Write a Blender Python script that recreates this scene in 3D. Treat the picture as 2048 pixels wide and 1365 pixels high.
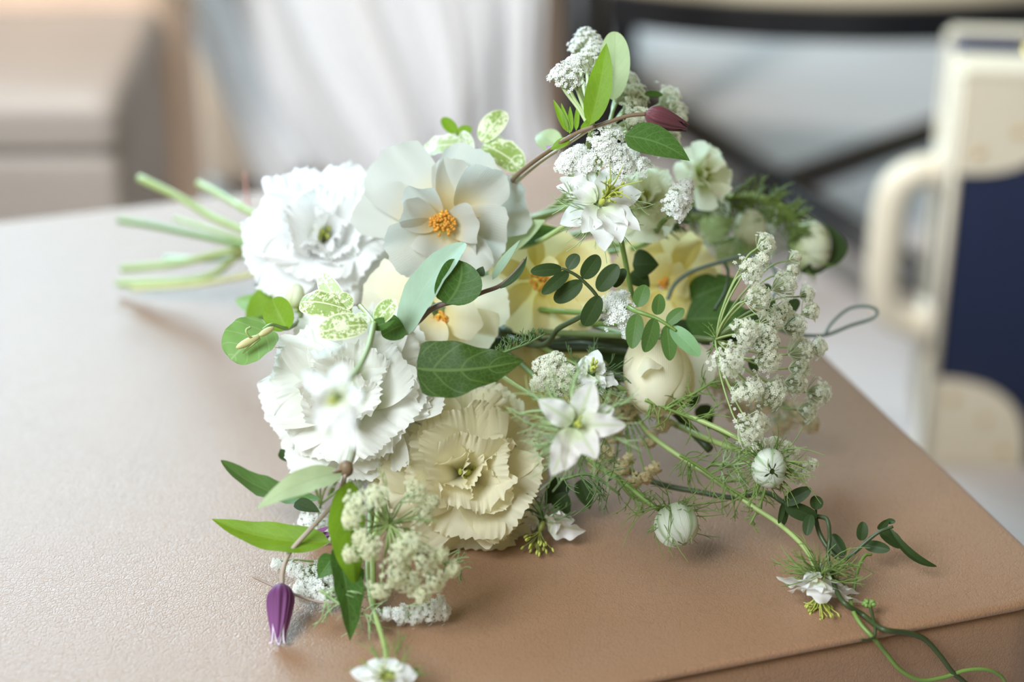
import bpy, math, random
import numpy as np
sc = bpy.context.scene
COL = sc.collection
for o in list(bpy.data.objects): bpy.data.objects.remove(o)

# ------------------------------------------------------------------ camera
FPX, TH = 3920.0, math.radians(26)          # focal length in pixels of the 2048 px frame, pitch below horizontal
ZT, H, D0 = 0.42, 0.497, 0.90               # ottoman top above the floor, camera above the top, focus distance (m)
R_ = np.array([1.0, 0, 0]); U_ = np.array([0, math.sin(TH), math.cos(TH)]); W_ = np.array([0, math.cos(TH), -math.sin(TH)])
CAM = np.array([0, 0, ZT + H])
cd = bpy.data.cameras.new('camera'); cam = bpy.data.objects.new('camera', cd); COL.objects.link(cam)
cam.location = CAM; cam.rotation_euler = (math.pi/2 - TH, 0, 0)
cd.sensor_width = 36; cd.lens = FPX/2048*36; cd.clip_start = .05; cd.clip_end = 60
cd.dof.use_dof = True; cd.dof.focus_distance = D0; cd.dof.aperture_fstop = 3.3
sc.camera = cam
# ------------------------------------------------------------------ light
wd = bpy.data.worlds.new('room_light'); sc.world = wd; wd.use_nodes = True
wd.node_tree.nodes['Background'].inputs[0].default_value = (1.0, .82, .46, 1); wd.node_tree.nodes['Background'].inputs[1].default_value = .165
def area(name, loc, target, sx, sy, power, col):
    l = bpy.data.lights.new(name, 'AREA'); l.shape = 'RECTANGLE'; l.size = sx; l.size_y = sy; l.energy = power; l.color = col
    o = bpy.data.objects.new(name, l); COL.objects.link(o); o.location = loc
    from mathutils import Vector
    o.rotation_euler = (Vector(target) - Vector(loc)).to_track_quat('-Z', 'Y').to_euler()
    return o
area('side_window_daylight', (-.95, -.20, 1.75), (.05, .95, .47), 1.0, 1.0, 42, (.82, .92, 1.0))
area('back_window_daylight', (-1.15, 3.0, 1.5), (-.2, .9, .42), 1.7, 1.3, 86, (.56, .83, 1.0))
sl = bpy.data.lights.new('added_gown_spot', 'SPOT'); sl.energy = 150; sl.color = (1.0, .97, .94); sl.spot_size = math.radians(42); sl.spot_blend = .8; sl.shadow_soft_size = .12  # added lamp with no known source, brightens the gown and seats behind
so = bpy.data.objects.new('added_gown_spot', sl); COL.objects.link(so); so.location = (-.75, .85, 2.35)
from mathutils import Vector
so.rotation_euler = (Vector((.0, 2.15, .2)) - so.location).to_track_quat('-Z', 'Y').to_euler()
vs = sc.view_settings; vs.view_transform = 'Standard'; vs.look = 'None'; vs.gamma = 1; vs.exposure = .53; vs.use_curve_mapping = False
sc.cycles.max_bounces = 10; sc.cycles.transmission_bounces = 8; sc.cycles.use_denoising = True

# ------------------------------------------------------------------ helpers: points
def nz(v): v = np.asarray(v, float); return v/ max(1e-12, np.linalg.norm(v))
def ray(px, py): return W_ + (px-1024)/FPX*R_ - (py-682.5)/FPX*U_
def P(px, py, c=0.0):
    """point seen at pixel (px,py), c centimetres behind the focus plane, kept above the ottoman top"""
    r = ray(px, py); d = D0 + c/100
    p = CAM + d*r
    if p[2] < ZT + .0025 and r[2] < 0: p = CAM + r*((ZT + .0025 - CAM[2])/r[2])
    return p
def Z(px, py, z): r = ray(px, py); return CAM + r*((z - CAM[2])/r[2])     # point at world height z
def T(px, py, h=0.0025): return Z(px, py, ZT + h)                          # point h above the ottoman top
def F(r, u, t): return nz(r*R_ + u*U_ - t*W_)                               # a direction: right, up, towards the viewer
PXM = D0/FPX
def spline(pts, n=8):
    p = np.array(pts, float)
    if len(p) < 3:
        s = np.linspace(0, 1, n+1)[:, None]; return p[0]*(1-s) + p[-1]*s
    q = np.vstack([2*p[0]-p[1], p, 2*p[-1]-p[-2]]); out = []
    for i in range(1, len(q)-2):
        t = np.linspace(0, 1, n, endpoint=False)[:, None]
        a, b, c, d = q[i-1], q[i], q[i+1], q[i+2]
        out.append(.5*((2*b) + (c-a)*t + (2*a-5*b+4*c-d)*t*t + (3*b-a-3*c+d)*t**3))
    return np.vstack(out + [q[-2][None]])

# ------------------------------------------------------------------ helpers: meshes
class MB:
    def __init__(s): s.v = []; s.f = []; s.uv = []; s.n = 0
    def raw(s, v, f, uv=None):
        v = np.asarray(v, float).reshape(-1, 3); k = s.n
        s.v.append(v); s.n += len(v)
        s.uv.append(np.zeros((len(v), 2)) if uv is None else np.asarray(uv, float).reshape(-1, 2))
        s.f.extend([tuple(int(i)+k for i in q) for q in f])
    def grid(s, g, wrap=False, uv=None):
        a, b = g.shape[:2]
        if uv is None:
            uu, vv = np.meshgrid(np.linspace(0, 1, b), np.linspace(0, 1, a)); uv = np.dstack([uu, vv])
        f = []
        for i in range(a-1):
            for j in range(b if wrap else b-1):
                k = (j+1) % b; f.append((i*b+j, (i+1)*b+j, (i+1)*b+k, i*b+k))
        s.raw(g.reshape(-1, 3), f, uv.reshape(-1, 2))
    def tube(s, path, r, n=5, caps=True):
        p = np.asarray(path, float); m = len(p)
        r = np.interp(np.linspace(0, 1, m), np.linspace(0, 1, len(r)), r) if np.ndim(r) else np.full(m, r)
        t = np.gradient(p, axis=0); t /= np.maximum(1e-12, np.linalg.norm(t, axis=1))[:, None]
        x = np.cross(t[0], [0.3, .2, .93]); x = nz(x); X = np.zeros_like(p); X[0] = x
        for i in range(1, m):
            x = X[i-1] - t[i]*np.dot(X[i-1], t[i]); X[i] = nz(x)
        Y = np.cross(t, X); a = np.arange(n)*2*math.pi/n
        g = p[:, None] + r[:, None, None]*(np.cos(a)[None, :, None]*X[:, None] + np.sin(a)[None, :, None]*Y[:, None])
        k = s.n; s.grid(g[:, ::-1], wrap=True)
        if caps: s.f.append(tuple(k+i for i in range(n))); s.f.append(tuple(k+(m-1)*n+i for i in reversed(range(n))))
    def ball(s, c, rx, ry=None, rz=None, ax=None, nu=8, nv=6):
        ry = ry or rx; rz = rz or rx
        ez = nz(ax) if ax is not None else np.array([0, 0, 1.]); ex = nz(np.cross(ez, [.31, .9, .17])); ey = np.cross(ez, ex)
        th = np.linspace(1e-3, math.pi-1e-3, nv+1)[:, None]; ph = (np.arange(nu)*2*math.pi/nu)[None]
        g = np.asarray(c) + rx*(np.sin(th)*np.cos(ph))[..., None]*ex + ry*(np.sin(th)*np.sin(ph))[..., None]*ey + rz*(np.cos(th)*np.ones_like(ph))[..., None]*ez
        s.grid(g, wrap=True)
    def box(s, c, ex, ey, ez, a, b, h):
        """box centred at c with half sizes a,b,h along unit axes"""
        c = np.asarray(c, float); v = [c + i*a*ex + j*b*ey + k*h*ez for i in (-1, 1) for j in (-1, 1) for k in (-1, 1)]
        s.raw(v, [(0, 1, 3, 2), (4, 6, 7, 5), (0, 4, 5, 1), (2, 3, 7, 6), (0, 2, 6, 4), (1, 5, 7, 3)])
    def build(s, name, mat, parent=None, smooth=True):
        if not s.v: return {}
        v = np.vstack(s.v)
        if parent is not None:
            q = parent
            while q is not None: v = v - np.array(q['org']) if 'org' in q else v; q = None
        me = bpy.data.meshes.new(name); me.from_pydata(v.tolist(), [], s.f)
        uvl = me.uv_layers.new(name='UVMap'); uv = np.vstack(s.uv)
        li = np.empty(len(me.loops), dtype=np.int32); me.loops.foreach_get('vertex_index', li)
        uvl.data.foreach_set('uv', uv[li].ravel())
        if smooth: me.polygons.foreach_set('use_smooth', np.ones(len(me.polygons), dtype=bool))
        me.materials.append(mat); me.update()
        o = bpy.data.objects.new(name, me); COL.objects.link(o)
        if parent is not None: o.parent = parent; o['org'] = list(parent['org'])
        return o
def thing(name, loc, label, cat, group=None):
    o = bpy.data.objects.new(name, None); COL.objects.link(o); o.location = loc; o.empty_display_size = .01
    o['org'] = [float(x) for x in loc]; o['label'] = label; o['category'] = cat
    if group: o['group'] = group
    return o
def tube_part(name, pts, r, mat, root, n=6, seg=8):
    m = MB(); m.tube(spline(pts, seg), r, n); return m.build(name, mat, root)

# ------------------------------------------------------------------ helpers: leaves and petals
def sheet(base, tip, W, nrm, a=.5, b=.8, bend=0., side=0., fold=0., cup=0., curl=0., twist=0., wave=0., wn=3., seed=0, nt=16, nu=9):
    rg = np.random.RandomState(seed); base = np.asarray(base); tip = np.asarray(tip)
    L = np.linalg.norm(tip-base); x = (tip-base)/L; n = nz(nrm - x*np.dot(nrm, x)); y = np.cross(n, x)
    s = np.linspace(0, 1, nt); t = .5 - .5*np.cos(math.pi*(.06+.94*s)) if b < .75 else .02+.98*s**.95
    t = (t - t[0])/(t[-1]-t[0]) ; tm = a/(a+b); mx = tm**a*(1-tm)**b
    w = W/2*np.power(np.maximum(t, 1e-4), a)*np.power(np.maximum(1-t, 1e-5), b)/mx
    u = np.linspace(-1, 1, nu)
    tw = twist*t; yy = np.cos(tw)[:, None]*y + np.sin(tw)[:, None]*n; nn = -np.sin(tw)[:, None]*y + np.cos(tw)[:, None]*n
    c = base + x*(L*t)[:, None] + n*(bend*L*4*t*(1-t) + curl*L*t**3)[:, None] + y*(side*L*4*t*(1-t))[:, None]
    wave_h = wave*W*(u**2)[None]*np.sin(2*math.pi*(wn*t[:, None] + .23*np.sign(u)[None] + rg.rand())) *np.sin(math.pi*t)[:, None]
    h = fold*w[:, None]*np.abs(u)[None] + cup*w[:, None]*(u**2)[None] + wave_h
    lat = w[:, None]*u[None]*math.cos(min(1.2, abs(fold)*.6))
    g = c[:, None] + lat[..., None]*yy[:, None] + h[..., None]*nn[:, None]
    uu, vv = np.meshgrid((u+1)/2, t); return g, np.dstack([uu, vv])
def fan(base, x, n, L, W, p=.7, g0=.12, rnd=.2, bend=0., q=1., cup=.2, ruf=.0, rn=4, jag=0., seed=0, nt=12, nu=17, side=0.):
    rg = np.random.RandomState(seed); x = nz(x); n = nz(n - x*np.dot(n, x)); y = np.cross(n, x)
    t = np.linspace(0, 1, nt)**.85; u = np.linspace(-1, 1, nu); tf = np.linspace(0, 1, 60)
    an = bend*tf**q; cf = np.concatenate([[0], np.cumsum(np.cos(an[1:]))])/59; sf = np.concatenate([[0], np.cumsum(np.sin(an[1:]))])/59
    lam = 1 - rnd*np.abs(u)**2.5
    jn = np.zeros(nu)
    for k in (rn*1.3, rn*2.3, rn*3.7): jn += np.sin(2*math.pi*(k*u*.5 + rg.rand()))*rg.uniform(.5, 1)
    te = t[:, None]*lam[None] + jag*jn[None]*t[:, None]**3
    fw = np.interp(te, tf, cf)*L; up = np.interp(te, tf, sf)*L; ang = bend*np.clip(te, 0, 1.2)**q
    fw += np.where(te > 1, (te-1)*L*np.cos(bend), 0); up += np.where(te > 1, (te-1)*L*np.sin(bend), 0)
    gt = g0 + (1-g0)*np.sin(np.pi/2*t)**p
    rz = np.zeros((nt, nu)); rh = np.zeros((nt, nu))
    for k, am in ((.8, 1.), (1.7, .7)):
        ph = rg.rand(); dr = rg.uniform(-.15, .15); rz += am*np.sin(2*math.pi*(k*.5*u[None] + ph + dr*t[:, None]))
    if rn > 3:
        for k, am in ((rn*.9, 1.), (rn*1.7, .8)): rh += am*np.sin(2*math.pi*(k*.5*u[None] + rg.rand()))*(.6 + .4*np.sin(5*u[None] + rg.rand()*6))
    rz = rz + .38*rh*t[:, None]**7
    h = cup*W/2*(u**2)[None]*gt[:, None] + ruf*rz*t[:, None]**1.8
    lat = W/2*u[None]*gt[:, None]*(1-.25*abs(cup)*(u**2)[None]) + .35*ruf*np.roll(rz, 2, axis=1)*t[:, None]**3
    sd = side*L*t**2
    g = np.asarray(base) + fw[..., None]*x + up[..., None]*n + (lat + sd[:, None])[..., None]*y + h[..., None]*(-np.sin(ang)[..., None]*x + np.cos(ang)[..., None]*n)
    uu, vv = np.meshgrid((u+1)/2, t); return g, np.dstack([uu, vv])
def above(g, m=.0015):
    g = np.array(g); lo = ZT + m; z = g[..., 2]; g[..., 2] = np.where(z < lo, lo + (lo-z)*.04, z); return g
def part_grid(name, guv, mat, root, clamp=True):
    m = MB(); g, uv = guv; m.grid(above(g) if clamp else g, uv=uv); return m.build(name, mat, root)

# ------------------------------------------------------------------ materials
class NT:
    def __init__(s, name):
        s.m = bpy.data.materials.new(name); s.m.use_nodes = True; s.t = s.m.node_tree
        s.b = s.t.nodes['Principled BSDF']; s.out = s.t.nodes['Material Output']
    def n(s, ty, **kw):
        d = s.t.nodes.new(ty)
        for k, v in kw.items():
            if k.startswith('i_'): d.inputs[int(k[2:]) if k[2:].isdigit() else k[2:]].default_value = v
            else: setattr(d, k, v)
        return d
    def l(s, a, b): s.t.links.new(a, b)
    def math(s, op, a, b=None, c=None):
        d = s.t.nodes.new('ShaderNodeMath'); d.operation = op
        for i, x in enumerate((a, b, c)):
            if x is None: continue
            if isinstance(x, (int, float)): d.inputs[i].default_value = x
            else: s.l(x, d.inputs[i])
        return d.outputs[0]
    def mix(s, f, a, b):
        d = s.t.nodes.new('ShaderNodeMix'); d.data_type = 'RGBA'
        for i, x in ((0, f), (6, a), (7, b)):
            if isinstance(x, (int, float, tuple)): d.inputs[i].default_value = x
            else: s.l(x, d.inputs[i])
        return d.outputs[2]
    def ramp(s, f, a, b, lo=0., hi=1.):
        d = s.n('ShaderNodeMapRange'); d.interpolation_type = 'SMOOTHSTEP'
        s.l(f, d.inputs[0]); d.inputs[1].default_value = a; d.inputs[2].default_value = b; d.inputs[3].default_value = lo; d.inputs[4].default_value = hi
        return d.outputs[0]
    def uv(s):
        t = s.n('ShaderNodeTexCoord'); x = s.n('ShaderNodeSeparateXYZ'); s.l(t.outputs['UV'], x.inputs[0]); return x.outputs[0], x.outputs[1]
    def obj(s): return s.n('ShaderNodeTexCoord').outputs['Object']
    def noise(s, sc_, det=3., rough=.5, vec=None):
        d = s.n('ShaderNodeTexNoise'); d.inputs['Scale'].default_value = sc_; d.inputs['Detail'].default_value = det; d.inputs['Roughness'].default_value = rough
        s.l(vec if vec is not None else s.obj(), d.inputs['Vector']); return d.outputs[0]
    def bump(s, h, st, dist):
        d = s.n('ShaderNodeBump'); d.inputs['Strength'].default_value = st; d.inputs['Distance'].default_value = dist; s.l(h, d.inputs['Height'])
        s.l(d.outputs[0], s.b.inputs['Normal']); return d
    def translucent(s, fac, col=None):
        tr = s.n('ShaderNodeBsdfTranslucent'); mx = s.n('ShaderNodeMixShader'); mx.inputs[0].default_value = fac
        if col is None: pass
        elif isinstance(col, tuple): tr.inputs[0].default_value = col
        else: s.l(col, tr.inputs[0])
        s.l(s.b.outputs[0], mx.inputs[1]); s.l(tr.outputs[0], mx.inputs[2]); s.l(mx.outputs[0], s.out.inputs[0])
def C(r, g, b): return (r, g, b, 1.)
def plain(name, col, rough=.5, metal=0., var=0., vscale=60., transl=0., spec=.5):
    k = NT(name); k.b.inputs['Roughness'].default_value = rough; k.b.inputs['Metallic'].default_value = metal
    k.b.inputs['Specular IOR Level'].default_value = spec
    c = C(*col)
    if var:
        f = k.noise(vscale, 4); c = k.mix(f, C(*[max(0, x*(1-var)) for x in col]), C(*[min(1, x*(1+var)) for x in col])); k.l(c, k.b.inputs['Base Color'])
    else: k.b.inputs['Base Color'].default_value = c
    if transl: k.translucent(transl, c)
    return k.m
def petal_mat(name, base, tip, transl=.4, lo=.1, hi=.6, streak=.0, mid=None):
    k = NT(name); u, v = k.uv(); f = k.ramp(v, lo, hi)
    c = k.mix(f, C(*base), C(*tip))
    if mid:
        au = k.math('ABSOLUTE', k.math('SUBTRACT', k.math('MULTIPLY', u, 2.), 1.)); ln = k.math('ABSOLUTE', k.math('SUBTRACT', k.math('FRACT', k.math('MULTIPLY', au, 2.5)), .5))
        c = k.mix(k.math('MULTIPLY', k.math('MAXIMUM', k.ramp(au, .05, .22, 1., 0.), k.math('MULTIPLY', k.ramp(ln, .0, .10, 1., 0.), .5)), .75), c, C(*mid))
    k.l(c, k.b.inputs['Base Color']); k.b.inputs['Roughness'].default_value = .55; k.b.inputs['Specular IOR Level'].default_value = .25
    k.b.inputs['Sheen Weight'].default_value = .15
    w = k.n('ShaderNodeTexWave'); w.inputs['Scale'].default_value = 9.; w.inputs['Distortion'].default_value = 2.5; w.inputs['Detail'].default_value = 2
    k.l(k.n('ShaderNodeTexCoord').outputs['UV'], w.inputs['Vector']); k.bump(w.outputs[1], .12 + streak, .0006)
    k.translucent(transl, c); return k.m
def leaf_mat(name, top, vein, back, transl=.3, nv=6., rough=.5, vstr=.55, retic=True):
    k = NT(name); u, v = k.uv()
    au = k.math('ABSOLUTE', k.math('SUBTRACT', k.math('MULTIPLY', u, 2.), 1.))
    ph = k.math('FRACT', k.math('SUBTRACT', k.math('MULTIPLY', v, nv), k.math('ADD', k.math('MULTIPLY', k.math('POWER', au, 1.5), nv*.30), k.math('MULTIPLY', k.noise(70., 2.), .35))))
    dv = k.math('ABSOLUTE', k.math('SUBTRACT', ph, .5)); side = k.ramp(dv, .0, .09, 1., 0.)
    mid = k.ramp(au, .02, .09, 1., 0.); vn = k.math('MAXIMUM', mid, k.math('MULTIPLY', side, .75))
    if retic:
        vo = k.n('ShaderNodeTexVoronoi'); vo.feature = 'DISTANCE_TO_EDGE'; vo.inputs['Scale'].default_value = 420.; k.l(k.obj(), vo.inputs['Vector'])
        vn = k.math('MAXIMUM', vn, k.ramp(vo.outputs['Distance'], .01, .09, .38, 0.))
    nse = k.noise(90., 3); tp = k.mix(nse, C(*[x*.78 for x in top]), C(*[min(1, x*1.22) for x in top]))
    c = k.mix(k.math('MULTIPLY', vn, vstr), tp, C(*vein))
    geo = k.n('ShaderNodeNewGeometry'); c2 = k.mix(k.math('MULTIPLY', vn, vstr), C(*back), C(*vein)); c = k.mix(geo.outputs['Backfacing'], c, c2)
    k.l(c, k.b.inputs['Base Color']); k.b.inputs['Roughness'].default_value = rough; k.b.inputs['Specular IOR Level'].default_value = .22
    k.bump(vn, -.45, .0007)
    tc = k.mix(.5, c, C(min(1, top[0]*1.9), min(1, top[1]*1.7), top[2]*.8)); k.translucent(transl, tc); return k.m
def leather_mat(name, col, scale=560., strength=.45, rough=.5, var=.08, spec=.5, sheen=0.):
    k = NT(name); ob = k.obj()
    nz_ = k.n('ShaderNodeTexNoise'); nz_.inputs['Scale'].default_value = scale*.45; k.l(ob, nz_.inputs['Vector'])
    ad = k.n('ShaderNodeVectorMath'); ad.operation = 'MULTIPLY_ADD'; k.l(nz_.outputs['Color'], ad.inputs[0]); ad.inputs[1].default_value = (.9/scale,)*3; k.l(ob, ad.inputs[2])
    v1 = k.n('ShaderNodeTexVoronoi'); v1.feature = 'DISTANCE_TO_EDGE'; v1.inputs['Scale'].default_value = scale; k.l(ad.outputs[0], v1.inputs['Vector'])
    v2 = k.n('ShaderNodeTexVoronoi'); v2.feature = 'DISTANCE_TO_EDGE'; v2.inputs['Scale'].default_value = scale*.42; k.l(ad.outputs[0], v2.inputs['Vector'])
    h = k.math('ADD', k.ramp(v1.outputs['Distance'], 0., .16), k.math('MULTIPLY', k.ramp(v2.outputs['Distance'], 0., .07), .45))
    big = k.noise(16., 3.); h = k.math('ADD', h, k.math('MULTIPLY', big, .6))
    k.bump(h, strength, .0007)
    f = k.noise(9., 3.); cr = k.ramp(v2.outputs['Distance'], .0, .08, .90, 1.)
    c = k.mix(f, C(*[x*(1-var) for x in col]), C(*[x*(1+var) for x in col]))
    m2 = k.n('ShaderNodeMix'); m2.data_type = 'RGBA'; m2.blend_type = 'MULTIPLY'; m2.inputs[0].default_value = 1.; k.l(c, m2.inputs[6]); k.l(cr, m2.inputs[7])
    k.l(m2.outputs[2], k.b.inputs['Base Color']); k.b.inputs['Roughness'].default_value = rough; k.b.inputs['Specular IOR Level'].default_value = spec
    if sheen: k.b.inputs['Sheen Weight'].default_value = sheen; k.b.inputs['Sheen Roughness'].default_value = .45
    return k.m
def varieg_mat(name, cream, green):
    k = NT(name); f = k.noise(680., 6., .75); b = k.noise(110., 2.)
    m = k.ramp(k.math('ADD', f, k.math('MULTIPLY', k.math('SUBTRACT', b, .5), .7)), .41, .53)
    u, v = k.uv(); au = k.math('ABSOLUTE', k.math('SUBTRACT', k.math('MULTIPLY', u, 2.), 1.))
    m = k.math('MULTIPLY', m, k.ramp(au, .82, .98, 1., 0.)); m = k.math('MULTIPLY', m, k.ramp(au, .01, .08))
    c = k.mix(m, C(*cream), C(*green)); k.l(c, k.b.inputs['Base Color']); k.b.inputs['Roughness'].default_value = .45; k.translucent(.3, c); return k.m
LEATHER = leather_mat('pink_tan_leather', (.305, .162, .086), 520., .24, rough=.5, spec=.9, sheen=.13)
WHITEP = petal_mat('white_petal', (.84, .87, .62), (.945, .945, .935), .45, .0, .35, -.05)
LISI = petal_mat('cream_white_petal', (.68, .74, .36), (.92, .915, .87), .48, .05, .75, -.05)
GREENISH = petal_mat('green_white_petal', (.62, .70, .26), (.90, .92, .74), .45, .1, .6, -.05)
ROSE = petal_mat('ivory_rose_petal', (.76, .62, .32), (.63, .63, .57), .42, .0, .65)
YROSE = petal_mat('butter_rose_petal', (.90, .78, .40), (.93, .89, .70), .45, .0, .6)
NIGP = petal_mat('nigella_petal', (.80, .86, .62), (.95, .95, .93), .38, .0, .4, .2)
NIGPINK = petal_mat('blush_nigella_petal', (.76, .82, .55), (.94, .90, .87), .38, .0, .5, .3, (.66, .74, .46))
FLORET = plain('floret_white', (.99, .99, .96), .6, transl=.42, spec=.2)
FLORETC = plain('floret_cream', (.99, .985, .87), .6, transl=.5, spec=.2)
PED = plain('pedicel_green', (.33, .42, .15), .5, transl=.15)
PEDL = plain('pedicel_pale', (.62, .66, .42), .5, transl=.2)
STEM = plain('stem_green', (.17, .27, .06), .42, var=.3, vscale=40.)
STEML = plain('stem_pale_green', (.34, .44, .15), .42, var=.25, vscale=40.)
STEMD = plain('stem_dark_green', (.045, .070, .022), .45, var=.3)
STEMB = plain('stem_brown', (.20, .13, .075), .5, var=.3)
HAIR = plain('bract_green', (.22, .33, .08), .5, transl=.15)
HAIRD = plain('bract_dark_green', (.10, .17, .05), .5)
HAIRL = plain('bract_light_green', (.40, .54, .25), .5, transl=.2)
LEAF = leaf_mat('leaf_mid_green', (.065, .15, .028), (.20, .30, .11), (.30, .42, .24))
LEAFB = leaf_mat('leaf_bright_green', (.17, .30, .018), (.26, .38, .06), (.36, .48, .26), .35)
LEAFP = leaf_mat('leaf_pale_underside', (.44, .55, .33), (.30, .42, .22), (.24, .40, .16), .35, vstr=.4, retic=False)
LEAFG = leaf_mat('leaf_grey_green', (.33, .46, .34), (.42, .54, .40), (.12, .24, .07), .22, vstr=.25, retic=False)
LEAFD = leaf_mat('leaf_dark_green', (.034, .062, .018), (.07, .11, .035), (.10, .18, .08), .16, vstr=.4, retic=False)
LEAFJ = leaf_mat('jasmine_green', (.085, .165, .040), (.20, .31, .12), (.22, .36, .2), .22, 7., .45, .35, False)
VAR = varieg_mat('variegated_leaf', (.83, .86, .60), (.30, .42, .10))
VARP = varieg_mat('variegated_pale_leaf', (.88, .92, .80), (.48, .60, .28))
ANTH = plain('anther_orange', (.62, .27, .03), .7, var=.45, vscale=300.)
ROSE_SHADE = petal_mat('rose_petal_shade_tint', (.80, .68, .22), (.86, .76, .40), .45, .0, .7)  # cream rose petals with the inner shade put into the colour as tan
LISI_SHADE = petal_mat('lisianthus_petal_shade_tint', (.78, .74, .40), (.90, .85, .64), .48, .05, .5, -.05)  # second lisianthus petal, warm shade painted into its colour
STAM = plain('stamen_yellow', (.78, .60, .10), .6)
STAMG = plain('stamen_green_yellow', (.42, .46, .08), .5)
PURP = petal_mat('purple_sepal', (.15, .035, .13), (.25, .08, .23), .2, .0, .9)
MAROON = petal_mat('maroon_sepal', (.16, .045, .055), (.10, .03, .035), .15, .0, .9)
BUDW = petal_mat('bud_petal', (.72, .82, .48), (.90, .93, .82), .35, .0, .6, .3, (.36, .52, .22))
PEARL = plain('sepal_edge', (.80, .68, .80), .5)

# ------------------------------------------------------------------ floor
def floor_mat():
    k = NT('grey_carpet'); f = k.noise(5., 4.); g = k.noise(260., 3.)
    c = k.mix(f, C(.44, .405, .39), C(.53, .495, .48)); c = k.mix(k.math('MULTIPLY', g, .35), c, C(.42, .39, .38))
    k.l(c, k.b.inputs['Base Color']); k.b.inputs['Roughness'].default_value = .95; k.b.inputs['Specular IOR Level'].default_value = .1; k.bump(g, .5, .004); return k.m
m = MB(); xs = np.linspace(-3.2, 3.2, 9); ys = np.linspace(-.6, 5.4, 9)
m.grid(np.array([[(x, y, 0) for y in ys] for x in xs])); o = m.build('floor', floor_mat()); o['kind'] = 'structure'; o['label'] = 'pale grey carpeted floor under the furniture'; o['category'] = 'floor'

# ------------------------------------------------------------------ ottoman: a leather box, top panel with a raised seam along its edge
def plane_pt(px, py): return T(px, py, 0)
FR = plane_pt(2145, 1181); BR = plane_pt(1218, 300)
EV = nz([BR[0]-FR[0], BR[1]-FR[1], 0]); EU = np.array([EV[1], -EV[0], 0])          # EV: front to back, EU: left to right
DEP = np.linalg.norm((BR-FR)[:2]); WID = 1.25; EZ = np.array([0, 0, 1.])
OC = FR - EU*WID/2 + EV*DEP/2
def rrect(hx, hy, r, n=6):
    out = []
    for sx, sy, a0 in ((1, 1, 0), (-1, 1, 90), (-1, -1, 180), (1, -1, 270)):
        for k in range(n+1):
            a = math.radians(a0 + 90*k/n); out.append((sx*(hx-r) + r*math.cos(a), sy*(hy-r) + r*math.sin(a)))
    return out
def densify(c, step=.03):
    out = []
    for i in range(len(c)):
        a = np.array(c[i]); b = np.array(c[(i+1) % len(c)]); k = max(1, int(np.linalg.norm(b-a)/step))
        out += [tuple(a + (b-a)*j/k) for j in range(k)]
    return out
ott = thing('leather_ottoman', (OC[0], OC[1], 0), 'wide pinkish tan leather ottoman on which the bouquet lies', 'ottoman')
def ring_mesh(name, rings, mat, root, cap_top=False, cap_bot=False):
    """rings: list of (inset, z); a rounded rectangle lofted through them"""
    m = MB(); g = []
    for ins, z, r in rings:
        base = densify(rrect(WID/2, DEP/2, .03), .03); k = len(base)
        row = []
        for (x, y) in base:
            s = max(0, 1 - ins/(WID/2)); q = max(0, 1 - ins/(DEP/2)); row.append(OC*np.array([1, 1, 0]) + EU*x*s + EV*y*q + EZ*z)
        g.append(row)
    m.grid(np.array(g)[:, ::-1], wrap=True)
    if cap_top: m.f.append(tuple((len(g)-1)*k + i for i in reversed(range(k))))
    if cap_bot: m.f.append(tuple(range(k)))
    return m.build(name, mat, root)
top_rings = [(.0035, ZT-.0062, 0), (.0008, ZT-.0060, 0), (-.0010, ZT-.0048, 0), (-.0016, ZT-.0034, 0), (-.0010, ZT-.0020, 0), (.0006, ZT-.0012, 0), (.0030, ZT-.0011, 0), (.006, ZT-.0008, 0), (.014, ZT-.0003, 0), (.03, ZT, 0)]
ring_mesh('top_panel', top_rings, LEATHER, ott, cap_top=True)
side_rings = [(.03, .05, 0), (.004, .055, 0), (.001, .10, 0), (0.0, .2, 0), (-.001, .3, 0), (.0005, ZT-.03, 0), (.0004, ZT-.015, 0), (.0014, ZT-.0085, 0), (.0034, ZT-.0064, 0)]
ring_mesh('side_panel', side_rings, LEATHER, ott, cap_bot=True)
mb_black = plain('black_metal', (.012, .012, .014), .38)
for sx in (-1, 1):
    for sy in (-1, 1):
        m = MB(); c = OC*np.array([1, 1, 0]) + EU*sx*(WID/2-.09) + EV*sy*(DEP/2-.09); m.tube([c + EZ*.0, c+EZ*.02, c+EZ*.06], [.018, .022, .026], 14); m.build('foot', mb_black, ott)
def S(px, py, off=.004):
    """point on the front face of the ottoman (vertical plane), off in front of it"""
    r = ray(px, py); p0 = FR - EV*off; d = np.dot(p0-CAM, EV)/np.dot(r, EV); return CAM + r*d

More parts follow.
